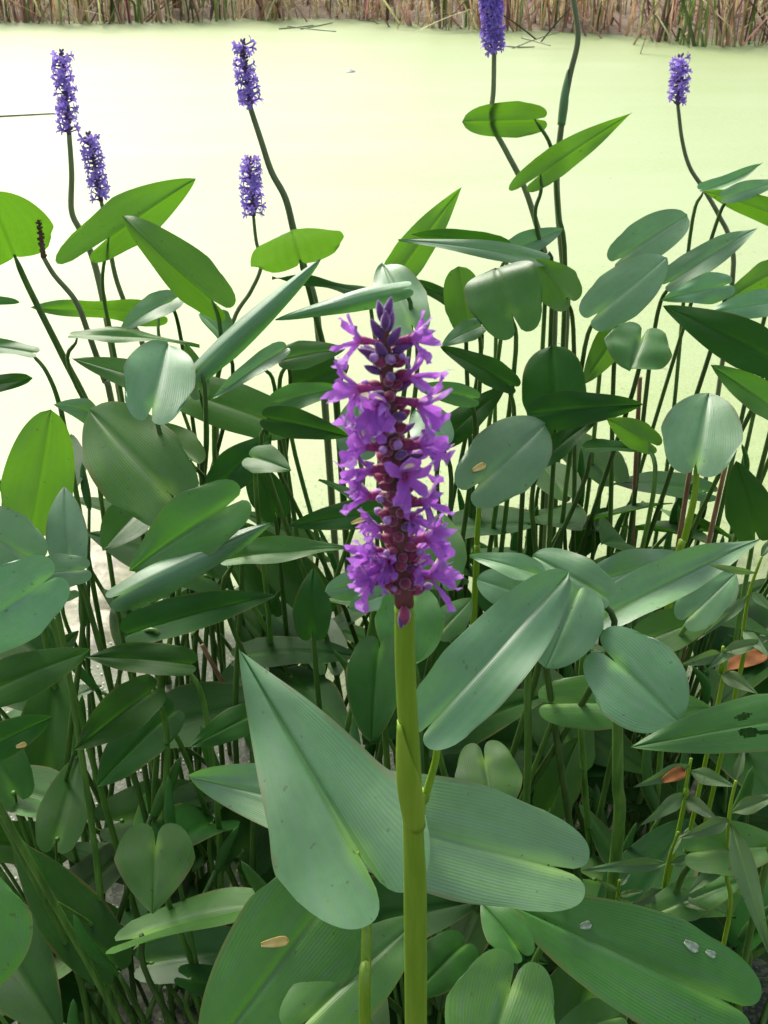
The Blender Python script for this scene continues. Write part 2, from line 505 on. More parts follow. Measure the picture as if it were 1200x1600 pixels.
def floating(px0, py0, px1, py1, r, name, label, cat, m, group=None, wob=0.02):
    a, b = on_water(px0, py0), on_water(px1, py1)
    mid = (a + b) / 2 + Vector((random.uniform(-wob, wob), random.uniform(-wob, wob), 0))
    o = obj(name, tube_mesh(name, [(0, 0, 0), mid - a, b - a], (r, r * 0.55), 6), m)
    o.location = a + Vector((0, 0, r * 0.55))
    tag(o, label, cat, group)
for q in [(436, 46, 490, 40), (450, 42, 525, 50), (470, 46, 520, 36), (780, 72, 835, 74), (815, 60, 860, 72), (560, 32, 590, 38)]:
    floating(*q, 0.007, 'reed_stalk', 'dark broken reed stalk floating flat just off the far reeds', 'reed', M['far_stalk'], 'fallen reed stalks afloat off the far bank', 0.08)
floating(-60, 186, 90, 178, 0.006, 'twig', 'thin straight twig floating on the duckweed behind the leftmost tall spike', 'twig', plain_material('wet_twig', (0.10, 0.09, 0.11), (0.16, 0.14, 0.16), 40, 0.6))
# dark floating scrap in the open middle of the pond
mb = MB()
p = on_water(547, 112)
ring = [(math.cos(a) * 0.035 * random.uniform(.6, 1.2), math.sin(a) * 0.05 * random.uniform(.5, 1.2), 0.003) for a in [i * 0.7 for i in range(9)]]
mb.add([(0, 0, 0.02)] + ring, [(0, i + 1, (i + 1) % 9 + 1) for i in range(9)], (1, 1, 1))
o = obj('drifting_scrap', mb.mesh('drifting_scrap'), plain_material('dark_scrap', (0.10, 0.11, 0.13), (0.2, 0.2, 0.2), 80, 0.5)); o.location = p
tag(o, 'small dark scrap of dead leaf drifting on the open duckweed', 'dead leaf')

# ------------------------------------------------------------------ duckweed close by: real fronds
dw = MB()
M['duckweed'] = plain_material('duckweed_frond', (0.75, 0.8, 0.7), (1, 1, 1), 400, 0.45, 0.5, bump=0, tint=True)
for i in range(12000):
    y = 0.55 + 1.6 * random.random() ** 0.8
    x = random.uniform(-0.62, 0.62) * (0.4 + y * 0.75)
    if mnoise.noise(Vector((x * 5, y * 5, 2.0))) + random.uniform(-0.3, 0.5) < 0: continue
    r = random.uniform(0.0010, 0.0022)
    a0 = random.uniform(0, 6.28); el = random.uniform(0.65, 1.0)
    z = 0.0016 + random.random() * 0.0012
    vs = [(x + math.cos(a0) * r * math.cos(t) - math.sin(a0) * r * el * math.sin(t), y + math.sin(a0) * r * math.cos(t) + math.cos(a0) * r * el * math.sin(t), z) for t in (0, 1.05, 2.09, 3.14, 4.19, 5.24)]
    c = random.choice([(0.08, 0.13, 0.03), (0.10, 0.15, 0.04), (0.13, 0.17, 0.06), (0.06, 0.10, 0.03)])
    dw.add(vs, [(0, 1, 2, 3, 4, 5)], c)
tag(obj('duckweed', dw.mesh('duckweed', False), M['duckweed']), 'pale green duckweed fronds floating between the leaf stalks', 'duckweed', kind='stuff')

# ------------------------------------------------------------------ pickerelweed leaves
def blade_mesh(name, B, T, origin, W, phi, fold=0.2, curl=0.0, sag=0.04, lobe=0.16, p=1.7, q=0.85, twist=0.0, wave=0.012, lob_lift=0.0, tipcurl=0.0, asym=0.0, nu=20, nt=16, seed=0.0, bt=1.0, bw=0.86, hole=(), cap=0.62):
    a = (T - B); L = a.length; a = a / L
    vdir = (CAM - (B + T) / 2).normalized()
    u = a.cross(vdir).normalized()
    vp = (vdir - a * vdir.dot(a)).normalized()
    w = u * math.cos(phi) + vp * math.sin(phi)
    n = w.cross(a)
    verts, uvs, faces = [], [], []
    for i in range(nu + 1):
        uu = (i / nu)
        for j in range(nt + 1):
            t = -1 + 2 * j / nt
            t = math.copysign(abs(t) ** 1.15, t)
            at_ = abs(t)
            sd = 1 if t > 0 else -1
            lb = min(lobe, (cap if asym < 0.3 else 1.5) * W / L) * (1 + asym * sd)
            yb = -lb * (1 - abs(2 * min(1, at_) ** 0.72 - 1) ** 2.3) ** 0.62 + 0.30 * min(0.6, W / L) * at_ ** 4
            y = yb + (1 - yb) * uu
            k = min(1, uu / 0.22); k = k * k * (3 - 2 * k)
            pw = (bw + (1 - bw) * k) * max(0.0, 1 - uu ** p) ** q
            if bt < 1:
                k3 = min(1, uu / 0.4); pw *= bt + (1 - bt) * k3 * (2 - k3)
            hw = W * pw * (1 + 0.25 * asym * sd * (1 - uu))
            c = curl
            if abs(c) < 1e-4:
                x = math.cos(fold) * at_; z = math.sin(fold) * at_
            else:
                x = (math.sin(fold + c * at_) - math.sin(fold)) / c
                z = (math.cos(fold) - math.cos(fold + c * at_)) / c
            x *= hw * sd; z *= hw
            yy = y
            if y >= 0: z += sag * L * 4 * y * (1 - y)
            else: z += sag * L * 4 * y + lob_lift * L * (-y)
            z += -tipcurl * L * max(0, y - 0.6) ** 2
            z += wave * L * at_ * at_ * math.sin(y * 9 + sd * 1.7 + seed * 5.1) + 0.5 * wave * L * mnoise.noise(Vector((t * 1.5 + seed, y * 3, seed * 3.3)))
            z += -0.012 * W * math.exp(-(t / 0.07) ** 2) * 4
            if twist:
                ct, st = math.cos(twist * y), math.sin(twist * y)
                x, z = x * ct - z * st, x * st + z * ct
            pnt = B + w * x + a * (yy * L) + n * z - origin
            verts.append(tuple(pnt)); uvs.append((t * 0.5 + 0.5, y))
    for i in range(nu):
        for j in range(nt):
            k = i * (nt + 1) + j
            tu, tv = uvs[k]
            if any(((tu - h[0]) / h[2]) ** 2 + ((tv - h[1]) / h[3]) ** 2 < 1 + 0.5 * mnoise.noise(Vector((tu * 40, tv * 40, seed))) for h in hole): continue
            faces.append((k, k + 1, k + nt + 2, k + nt + 1))
    return mesh_from(name, verts, faces, True, uvs), n, a

lr = random.Random(21)
def leaf(label, b, t, wpx, Yb, Yt=None, phi=0, m='mid', via=None, root=None, rad=0.0027, group=None, stem='stem', cat='leaf', **kw):
    Yt = Yb if Yt is None else Yt
    B, T = at(b[0], b[1], Yb), at(t[0], t[1], Yt)
    ph = R(phi)
    _a = (T - B).normalized(); _v = (CAM - (B + T) / 2).normalized(); _u = _a.cross(_v).normalized(); _p = (_v - _a * _v.dot(_a)).normalized()
    if (_u * math.cos(ph) - _p * math.sin(ph)).cross(_a).z > (_u * math.cos(ph) + _p * math.sin(ph)).cross(_a).z: ph = -ph
    if 'curl' not in kw: kw['curl'] = lr.uniform(-0.5, 0.15)
    if 'nu' not in kw and Yb < 0.8: kw['nu'] = 34; kw['nt'] = 26
    if 'wave' not in kw: kw['wave'] = lr.uniform(0.008, 0.028)
    fold = kw.get('fold', 0.2)
    eff = max(0.35, abs(math.cos(ph)))
    W = wpx / 2 * scale_at((B + T) / 2) / eff / max(0.55, math.cos(fold + 0.5 * kw.get('curl', 0)))
    seed = lr.random() * 10
    # stalk
    vd0 = (T - B).normalized(); vv = (CAM - (B + T) / 2).normalized(); uu0 = vd0.cross(vv).normalized(); vp0 = (vv - vd0 * vv.dot(vd0)).normalized()
    n0 = (uu0 * math.cos(ph) + vp0 * math.sin(ph)).cross(vd0)
    pts = [B - n0 * 0.0016 + vd0 * 0.002]
    if via:
        for q in via:
            pts.append(at(q[0], q[1], q[2] if len(q) > 2 else Yb))
        d = (pts[-1] - pts[-2])
        if d.z > -1e-3: d.z = -0.05
        last = pts[-1]
        k = min(last.z / -d.z, 3.0)
        rt = Vector((last.x + d.x * k * 0.45, last.y + d.y * k * 0.3 + 0.02, -0.03))
    else:
        rt = Vector((B.x * 0.94 + lr.gauss(0, 0.055), B.y + lr.uniform(-0.03, 0.10), -0.03))
        if rt.y < 0.2: rt.y = 0.2
    if root: rt = on_water(*root); rt.z = -0.03
    org = Vector((rt.x, rt.y, 0.0))
    me, n, a = blade_mesh('blade', B, T, org, W, ph, seed=seed, **kw)
    e = empty('pickerelweed_leaf', org)
    tag(e, label, cat, group)
    obj('blade', me, M[m], e)
    if not via:
        d1 = Vector((0, 0, -0.05)) - n * 0.018 * (1 if n.z > -0.2 else -1) - a * 0.008
        pts.append(B + d1)
        pts.append(B.lerp(rt, 0.5) + Vector((lr.uniform(-0.028, 0.028), lr.uniform(-0.01, 0.012), 0)) - n * 0.012)
    pts.append(rt)
    obj('petiole', tube_mesh('petiole', pts, [rad * 0.3] + [rad * (0.8 + 0.05 * i) for i in range(12)], 8, org), M[stem], e)
    return e

# label, base(px), tip(px), apparent width(px), Ybase, Ytip, phi, material ...
# ---- upper left, seen against the pond
leaf('broad backlit green blade cut by the frame above the withered brown spike', (22, 398), (-18, 300), 150, 1.35, 1.30, 180, 'fresh', via=[(45, 450), (100, 560), (140, 640), (185, 760)], rad=0.0048, p=2.6, q=0.6, lobe=0.06, fold=-0.1)
leaf('long backlit green blade with one drooping lobe, below the two leftmost purple spikes', (168, 372), (306, 279), 84, 1.40, 1.46, 170, 'fresh', via=[(160, 440), (172, 520), (190, 620)], lobe=0.42, asym=0.35, fold=0.25, sag=0.05, p=1.9)
leaf('backlit green blade hanging diagonally, tip up, just right of the two leftmost spikes', (334, 470), (193, 337), 78, 1.22, 1.30, 155, 'fresh', via=[(342, 500), (345, 560), (335, 700)], lobe=0.30, fold=0.35, sag=-0.04, p=2.3, q=0.8)
leaf('kidney shaped backlit green blade at the foot of the tallest leaning spike stalk', (468, 404), (455, 360), 158, 1.34, 1.25, 180, 'fresh', via=[(482, 450), (505, 540), (525, 620)], p=2.5, q=0.55, lobe=0.20, curl=-0.4, fold=0.1, wave=0.02, rad=0.004)
leaf('long rolled pale blade slanting up to a point under the kidney shaped leaf', (310, 578), (502, 404), 42, 1.04, 1.12, -15, 'pale', via=[(320, 610), (322, 700), (318, 800)], fold=-0.35, curl=-0.9, lobe=0.12, sag=0.02, p=2.6, q=0.8)
leaf('smooth rolled grey green blade pointing left beside the top of the large spike', (628, 452), (430, 500), 36, 1.08, 1.08, 10, 'pale', fold=-0.35, curl=-0.9, lobe=0.08, sag=0.05, p=2.0)
leaf('broad pale blade half hidden behind the tip of the large spike', (642, 505), (598, 412), 84, 1.08, 1.16, 5, 'pale', p=2.4, q=0.7, lobe=0.2)
leaf('thin dark blade lying level behind the rolled grey green blade', (580, 462), (425, 434), 20, 1.22, 1.24, 55, 'dark', fold=0.2, p=1.8)
leaf('small grey blade with a folded corner left of the rolled slanting blade', (268, 470), (186, 519), 44, 1.28, 1.24, 30, 'pale', fold=0.3, lobe=0.25, sag=0.08)
leaf('flat backlit green blade lying level beneath the one lobed leaf', (250, 492), (48, 480), 36, 1.45, 1.50, 150, 'fresh', fold=0.1, sag=0.03, p=2.4, wave=0.03)
leaf('very thin dark blade seen edge on, crossing the left stalks', (118, 524), (312, 541), 22, 1.20, 1.20, 50, 'mid', fold=0.2, sag=0.04, p=1.9)
leaf('narrow green blade from the frame edge on a stalk arching down', (50, 551), (-80, 540), 26, 1.12, 1.16, 40, 'mid', via=[(72, 580), (92, 630), (110, 720)], fold=0.15, sag=0.04, lobe=0.3)
leaf('blunt dark blade tip entering from the frame edge above the bright oval leaf', (-90, 625), (50, 590), 34, 1.02, 1.02, 30, 'dark', p=3.2, q=0.6)
leaf('little green blade tip entering from the frame edge over bare duckweed', (-90, 480), (30, 472), 24, 1.28, 1.28, 40, 'mid', p=2.6, q=0.7)
leaf('pale grey blade with two open lobes and its tip up, left of the rolled blade', (238, 634), (262, 536), 112, 0.98, 1.06, 0, 'pale', lobe=0.42, fold=0.35, p=2.6, q=0.6, sag=0.02, via=[(252, 690), (262, 780), (262, 860)])
leaf('long dark level blade passing behind the pale grey two lobed blade', (430, 660), (112, 560), 78, 1.10, 1.16, 25, 'mid', fold=0.25, sag=0.03, p=2.0)
leaf('small curled pale blade bent over beside the bright oval leaf', (148, 650), (84, 632), 44, 1.05, 1.02, 20, 'pale', fold=0.4, curl=-0.8, sag=0.15, lobe=0.2)
leaf('bright oval backlit blade standing tip up near the frame edge', (48, 818), (80, 640), 112, 0.90, 0.93, 180, 'fresh', p=2.6, q=0.62, lobe=0.10, fold=0.12, via=[(48, 850), (52, 900)], rad=0.003)
leaf('large broad green blade beside the bright oval leaf', (262, 768), (140, 640), 148, 0.93, 1.02, 0, 'mid', p=2.7, q=0.62, lobe=0.28, fold=0.1, sag=0.03, asym=-0.2)
leaf('rounded grey green blade tucked below the large broad blade', (215, 800), (160, 860), 70, 0.98, 0.93, 20, 'mid', p=2.2)
leaf('folded blade with a raised ear lobe above the long pale slanting blade', (352, 792), (203, 892), 112, 0.86, 0.84, -15, 'mid', lobe=0.35, fold=0.3, curl=-0.3, sag=0.05, p=1.8)
leaf('long pale rolled blade slanting across thin stalks left of the large spike', (190, 928), (424, 817), 56, 0.80, 0.86, 20, 'pale', fold=-0.25, curl=-0.8, lobe=0.15, p=2.2, sag=0.02, via=[(203, 980), (215, 1120), (240, 1290)], rad=0.0026)
leaf('level green blade with a wavy edge pointing at the foot of the large spike', (362, 872), (548, 856), 44, 0.86, 0.88, 35, 'mid', fold=0.3, p=1.8, sag=0.03)
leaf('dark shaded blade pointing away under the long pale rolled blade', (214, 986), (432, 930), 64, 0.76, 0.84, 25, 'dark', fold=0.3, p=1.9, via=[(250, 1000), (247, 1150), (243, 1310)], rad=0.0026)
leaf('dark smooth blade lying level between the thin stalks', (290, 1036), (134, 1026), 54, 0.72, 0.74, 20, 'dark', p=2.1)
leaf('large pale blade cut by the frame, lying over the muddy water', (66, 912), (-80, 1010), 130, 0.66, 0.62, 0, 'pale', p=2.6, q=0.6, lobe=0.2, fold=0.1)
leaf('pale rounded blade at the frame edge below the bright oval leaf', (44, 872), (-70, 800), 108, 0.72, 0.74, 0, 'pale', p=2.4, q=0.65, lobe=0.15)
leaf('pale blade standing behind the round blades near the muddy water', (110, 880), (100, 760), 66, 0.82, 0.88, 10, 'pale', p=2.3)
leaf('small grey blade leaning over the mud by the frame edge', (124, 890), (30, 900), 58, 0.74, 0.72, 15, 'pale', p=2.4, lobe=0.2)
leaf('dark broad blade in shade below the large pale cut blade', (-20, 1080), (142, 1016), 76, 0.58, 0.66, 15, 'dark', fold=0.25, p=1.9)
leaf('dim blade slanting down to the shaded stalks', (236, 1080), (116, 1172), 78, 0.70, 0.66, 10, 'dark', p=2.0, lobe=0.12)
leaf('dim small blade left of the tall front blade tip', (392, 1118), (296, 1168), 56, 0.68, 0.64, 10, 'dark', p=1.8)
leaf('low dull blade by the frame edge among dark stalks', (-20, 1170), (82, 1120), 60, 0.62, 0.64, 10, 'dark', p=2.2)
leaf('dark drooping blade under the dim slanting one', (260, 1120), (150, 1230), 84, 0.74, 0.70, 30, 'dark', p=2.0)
leaf('small heart shaped blade hanging point down in the dark stalks', (243, 1322), (238, 1428), 126, 0.62, 0.575, 0, 'mid', p=1.35, q=0.9, lobe=0.36, cap=0.9, fold=0.08, sag=0.02, bw=1.0)
leaf('rounded blade bulging in from the frame edge in the lower dark stalks', (-50, 1420), (-10, 1545), 175, 0.46, 0.43, 0, 'mid', p=2.6, q=0.6, lobe=0.35, fold=0.05)
# ---- foreground
leaf('huge pale arrowhead blade standing tip up beside the main flower stalk', (562, 1335), (374, 1015), 222, 0.46, 0.57, 4, 'pale', lobe=0.34, cap=0.8, bw=1.1, fold=0.55, curl=-0.65, p=1.25, q=0.95, sag=-0.02, asym=-0.05, nu=40, nt=32, via=[(572, 1400, .455), (572, 1500, .435), (570, 1620, .415)], rad=0.0030, stem='stem_bright')
leaf('long grey sheened blade lying level behind the main flower stalk', (862, 1352), (296, 1214), 178, 0.52, 0.56, 12, 'pale', lobe=0.12, fold=0.18, p=2.2, q=0.75, sag=0.03, wave=0.02)
leaf('broad olive blade with a yellow fallen leaflet lying on it', (520, 1395), (318, 1660), 200, 0.49, 0.42, 0, 'mid', lobe=0.15, fold=0.15, p=2.3, q=0.7)
leaf('low green blade with rounded lobes under the olive blade', (486, 1588), (660, 1430), 126, 0.43, 0.50, -10, 'mid', lobe=0.35, fold=0.18, p=2.2)
leaf('large smooth light blade springing from beside the main stalk sheath', (676, 1128), (888, 895), 118, 0.52, 0.64, 0, 'pale', lobe=0.22, fold=0.22, p=3.2, q=0.6, sag=0.01, via=[(682, 1180, .53), (664, 1250, .53), (655, 1330, .53)], rad=0.0026, stem='stem_bright')
leaf('pale blade hanging down from the bent knot of leaves', (902, 925), (852, 1044), 118, 0.64, 0.60, 0, 'pale', lobe=0.1, fold=0.1, p=2.6, q=0.62, via=[(845, 1000, .66), (825, 1060, .66), (822, 1260, .66)])
leaf('curled pale blade folding back on the bent knot of leaves', (935, 925), (832, 868), 76, 0.645, 0.68, 10, 'pale', lobe=0.2, fold=0.3, curl=-0.5, p=3.0, q=0.6, sag=0.05)
leaf('small folded blade with a bright green point beside the bent knot', (835, 895), (733, 868), 44, 0.66, 0.68, 20, 'pale', fold=0.4, p=1.5)
leaf('pale blunt blade hidden under the small bright pointed one', (830, 930), (745, 905), 66, 0.68, 0.70, 0, 'pale', p=2.8, q=0.6)
leaf('long smooth pointed blade reaching away with a bright curled tip', (942, 962), (1188, 842), 74, 0.70, 0.80, 15, 'pale', fold=0.42, curl=0.2, lobe=0.08, p=2.0, q=0.85, sag=0.02)
leaf('rounded grey blade showing behind the long smooth pointed blade', (945, 905), (1070, 872), 66, 0.76, 0.82, 10, 'pale', p=2.4, q=0.7)
leaf('wide heart shaped pale blade tilted on a thick stalk', (962, 1035), (1062, 1128), 148, 0.60, 0.56, 0, 'pale', lobe=0.42, fold=0.12, p=2.8, q=0.58, asym=-0.1, via=[(965, 1110, .615), (965, 1220, .62), (962, 1340, .63)], rad=0.0042)
leaf('green blade lying level under the wide heart shaped blade', (870, 1098), (1110, 1105), 86, 0.66, 0.66, 20, 'mid', lobe=0.15, fold=0.2, p=2.1)
leaf('insect chewed grey green blade reaching in from the frame edge', (1250, 1120), (985, 1168), 96, 0.56, 0.54, 12, 'mid', fold=0.18, p=1.7, sag=0.04, nu=60, nt=40, hole=((0.34, 0.33, 0.10, 0.06), (0.66, 0.33, 0.07, 0.05), (0.30, 0.24, 0.05, 0.03)))
leaf('small heart shaped green blade hanging below the light blade', (757, 1188), (772, 1274), 112, 0.64, 0.60, 0, 'mid', p=2.4, q=0.62, lobe=0.38, fold=0.1)
leaf('large glossy dark blade with small whitish scraps on it', (1125, 1560), (792, 1410), 176, 0.47, 0.53, 5, 'mid', lobe=0.2, fold=0.15, p=1.9, q=0.75, sag=0.03)
leaf('round lobed blade with a deep notch at the bottom of the frame', (797, 1545), (750, 1690), 182, 0.46, 0.41, 0, 'mid', lobe=0.42, fold=0.15, p=2.4, q=0.62)
leaf('bright small curled blade above the deeply notched one', (806, 1478), (752, 1410), 72, 0.50, 0.53, 20, 'mid', fold=0.5, curl=-0.6, lobe=0.3)
leaf('dim rounded blade in shade behind the main stalk', (640, 935), (640, 1040), 110, 0.72, 0.68, 0, 'mid', p=2.8, q=0.6)
leaf('dull hanging blade in shade left of the main stalk', (592, 1015), (580, 1160), 96, 0.68, 0.62, 10, 'dark', p=2.2, q=0.7)
leaf('shaded upright blade below the wavy level one', (488, 985), (490, 886), 66, 0.80, 0.84, 10, 'dark', p=1.7)
leaf('little green blade right of the main stalk below the flowers', (690, 985), (738, 935), 54, 0.74, 0.78, 0, 'mid', p=2.0)
leaf('pale blade rim showing behind the lowest left blossoms', (590, 905), (508, 925), 52, 0.80, 0.76, 0, 'pale', p=3.0, q=0.6)
leaf('rounded blade edge just under the lowest blossoms', (640, 915), (545, 950), 50, 0.78, 0.74, 10, 'pale', p=3.0, q=0.6)
leaf('grey green blade right of the lower part of the large spike', (690, 905), (690, 800), 76, 0.82, 0.88, 10, 'mid', p=2.3)
leaf('grey blade with a yellow fallen leaflet near the large spike', (588, 800), (450, 822), 50, 0.90, 0.90, 15, 'dark', p=1.8, lobe=0.2)
leaf('pale blade glimpsed between the left middle blossoms', (560, 705), (560, 620), 78, 1.00, 1.05, 0, 'pale', p=2.4)
leaf('pale blade glimpsed between the right middle blossoms', (690, 690), (650, 640), 70, 1.00, 1.05, 0, 'pale', p=2.4)
# ---- centre, behind the spike
leaf('grey folded blade with a sharp crease left of the large spike', (424, 655), (545, 682), 52, 0.98, 0.98, 10, 'dark', fold=0.35, curl=-0.4, p=1.8, sag=0.06)
leaf('grey green blade lying level above the sharply creased one', (436, 628), (534, 606), 42, 1.05, 1.08, 20, 'mid', p=2.0)
leaf('curled grey blade in the crowded middle behind the rolled blades', (448, 560), (540, 545), 48, 1.10, 1.12, 25, 'mid', fold=0.4, curl=-0.7)
leaf('dim broad blade in the middle shade above the stalks', (470, 600), (545, 570), 66, 1.15, 1.2, 10, 'dark', p=2.2)
leaf('small curled silvery blade on the water gap left of centre', (350, 530), (312, 490), 42, 1.22, 1.26, 30, 'pale', fold=0.6, curl=0.5)
leaf('tiny green blade in the gap left of the sharply creased one', (412, 570), (360, 590), 26, 1.15, 1.15, 10, 'mid', p=2.2)
leaf('grey half rolled blade beneath the slanting rolled one', (440, 548), (330, 625), 34, 1.10, 1.06, 20, 'pale', fold=0.5)
leaf('dark upright blade among stalks left of the large spike', (345, 756), (425, 680), 66, 0.98, 1.04, 10, 'dark', p=2.0)
leaf('bright small backlit blade behind the pale two lobed blade', (312, 612), (290, 536), 42, 1.10, 1.14, 180, 'fresh', p=2.2)
leaf('green backlit blade between the broad blade and the stalks', (300, 720), (225, 660), 70, 1.00, 1.05, 170, 'fresh', p=2.2)
leaf('shaded round blade between stalks in the left middle', (430, 800), (390, 720), 60, 1.00, 1.04, 10, 'dark', p=2.4)
leaf('green blade bent back near the folded ear lobed one', (395, 715), (455, 735), 54, 0.95, 0.92, 25, 'mid', fold=0.4, curl=-0.5)
# ---- upper right
leaf('backlit green blade on the tall stalk, blunt end to the left', (838, 186), (722, 190), 54, 1.42, 1.44, 172, 'fresh', via=[(858, 222), (866, 262), (872, 330), (882, 480)], lobe=0.38, fold=0.15, p=3.6, q=0.6, rad=0.0028)
leaf('slender backlit green blade with a long point, highest of the right clump', (842, 274), (988, 176), 54, 1.36, 1.40, 165, 'fresh', via=[(845, 300), (836, 336), (848, 400), (862, 480)], lobe=0.30, fold=0.2, p=1.5, q=0.95, asym=0.3, rad=0.0026)
leaf('bright backlit blade with a sharp raised tip right of centre', (618, 432), (722, 292), 62, 1.30, 1.36, 170, 'fresh', p=1.6, fold=0.2, lobe=0.1)
leaf('dark folded blade leaning on the bright sharp tipped one', (786, 388), (640, 366), 34, 1.28, 1.30, 150, 'dark', fold=0.3, lobe=0.15, p=1.9)
leaf('long level pale blade below the dark folded one', (848, 406), (622, 375), 30, 1.18, 1.20, 35, 'pale', fold=0.25, p=1.9, sag=0.03)
leaf('dark thin blade slanting under the long level pale one', (748, 492), (636, 436), 34, 1.20, 1.22, 30, 'dark', p=1.8)
leaf('square looking dark green blade folded over, lobes hanging', (800, 490), (772, 412), 122, 1.06, 1.10, 0, 'mid', lobe=0.42, p=6.0, q=0.5, fold=0.15, sag=0.03, tipcurl=1.2)
leaf('bright backlit blade half hidden by the square looking one', (730, 505), (716, 416), 62, 1.14, 1.17, 180, 'fresh', p=4.0, q=0.55)
leaf('bright green cupped blade behind the tall stalk', (888, 466), (836, 406), 72, 1.14, 1.18, 175, 'fresh', p=2.0, lobe=0.15, fold=0.2)
leaf('pale oval blade right of the tall bent stalk', (935, 488), (1042, 402), 84, 1.08, 1.16, 5, 'pale', lobe=0.22, p=2.6, q=0.68, fold=0.12)
leaf('pale grey blade with a square raised tip at the water edge', (972, 402), (1074, 336), 66, 1.24, 1.30, 10, 'pale', lobe=0.25, p=3.4, q=0.6)
leaf('pale pointed blade slanting up right of the oval one', (1048, 440), (1184, 356), 50, 1.16, 1.24, 15, 'pale', lobe=0.25, p=1.8, fold=0.25)
leaf('lilac grey curled blade under the pale pointed one', (1132, 446), (1034, 468), 52, 1.12, 1.10, 10, 'pale', fold=0.3, curl=-0.5, wave=0.04)
leaf('long shaded dark blade across the right stalks', (1215, 565), (1036, 478), 78, 0.98, 1.04, 20, 'dark', p=2.0, fold=0.15)
leaf('narrow grey green blade over the long shaded dark one', (1225, 470), (1098, 492), 48, 1.05, 1.05, 20, 'pale', p=1.9)
leaf('green backlit blade at the frame edge above the grey narrow one', (1220, 420), (1134, 470), 46, 1.18, 1.14, 160, 'fresh', p=2.0)
leaf('bright backlit blade reaching in below the rightmost spike', (1235, 345), (1098, 298), 44, 1.34, 1.38, 160, 'fresh', p=1.9, fold=0.2)
leaf('edge on grey blade with a bent up end beside the rightmost spike stalk', (1098, 296), (1192, 254), 20, 1.42, 1.44, 30, 'pale', fold=0.5, sag=-0.10, p=2.8)
leaf('grey blade at the frame edge over the bright backlit one', (1135, 308), (1225, 282), 30, 1.36, 1.38, 20, 'pale', p=2.0, fold=0.3)
leaf('small lilac grey blade behind the foot of the two tall stalks', (796, 394), (880, 358), 40, 1.34, 1.38, 15, 'pale', p=2.2, fold=0.3)
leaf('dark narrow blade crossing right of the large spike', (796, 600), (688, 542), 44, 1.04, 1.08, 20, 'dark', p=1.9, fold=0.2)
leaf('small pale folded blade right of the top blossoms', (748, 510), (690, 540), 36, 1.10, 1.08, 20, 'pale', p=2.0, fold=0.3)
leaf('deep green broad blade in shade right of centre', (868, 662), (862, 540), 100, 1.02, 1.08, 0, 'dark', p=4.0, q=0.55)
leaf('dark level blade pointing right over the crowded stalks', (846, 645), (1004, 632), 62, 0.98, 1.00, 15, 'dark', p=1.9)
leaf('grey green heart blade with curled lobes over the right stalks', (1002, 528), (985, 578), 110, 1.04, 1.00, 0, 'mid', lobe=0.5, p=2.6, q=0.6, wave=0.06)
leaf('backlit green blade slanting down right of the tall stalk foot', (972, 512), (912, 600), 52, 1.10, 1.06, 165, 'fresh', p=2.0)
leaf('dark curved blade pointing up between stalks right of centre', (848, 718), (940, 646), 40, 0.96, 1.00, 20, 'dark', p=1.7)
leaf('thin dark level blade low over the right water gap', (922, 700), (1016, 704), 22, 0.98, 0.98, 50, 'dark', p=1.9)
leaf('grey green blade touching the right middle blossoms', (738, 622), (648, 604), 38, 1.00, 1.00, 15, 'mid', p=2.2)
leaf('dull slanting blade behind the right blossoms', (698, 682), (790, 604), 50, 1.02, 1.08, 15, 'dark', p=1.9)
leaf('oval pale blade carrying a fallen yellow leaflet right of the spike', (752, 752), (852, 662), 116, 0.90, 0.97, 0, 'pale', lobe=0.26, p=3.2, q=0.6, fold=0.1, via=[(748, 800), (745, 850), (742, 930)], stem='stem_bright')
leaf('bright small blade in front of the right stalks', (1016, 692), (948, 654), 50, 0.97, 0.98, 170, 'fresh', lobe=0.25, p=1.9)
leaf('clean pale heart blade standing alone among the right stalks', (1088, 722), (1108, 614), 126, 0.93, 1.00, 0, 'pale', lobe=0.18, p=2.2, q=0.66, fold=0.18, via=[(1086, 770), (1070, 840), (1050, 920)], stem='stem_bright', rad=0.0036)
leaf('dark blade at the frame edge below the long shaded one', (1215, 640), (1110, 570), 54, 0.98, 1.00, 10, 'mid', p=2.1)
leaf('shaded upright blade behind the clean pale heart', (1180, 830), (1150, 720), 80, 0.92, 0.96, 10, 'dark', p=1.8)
leaf('dim blade near the frame edge under the bright curled tip', (1080, 960), (1150, 895), 78, 0.74, 0.78, 0, 'pale', p=2.4, lobe=0.2)
leaf('grey green blade overlapping weeds under the long smooth pointed one', (1010, 1000), (1120, 960), 70, 0.74, 0.76, 15, 'mid', p=2.1)
leaf('soft green blade lying low at the frame edge in the weeds', (1090, 1330), (1230, 1320), 86, 0.58, 0.58, 10, 'mid', p=2.2)
leaf('grey blade low in the weeds over the glossy spotted one', (1040, 1420), (1165, 1372), 64, 0.58, 0.60, 10, 'mid', p=2.0)
leaf('dim blade behind the small hanging heart', (860, 1260), (905, 1150), 72, 0.70, 0.74, 10, 'dark', p=2.1)
leaf('dim low blade under the long grey sheened one', (720, 1480), (640, 1560), 90, 0.52, 0.48, 10, 'dark', p=2.1)
leaf('pale green edge of a blade at the bottom beside the notched one', (960, 1590), (860, 1620), 70, 0.48, 0.46, 10, 'mid', p=2.1)

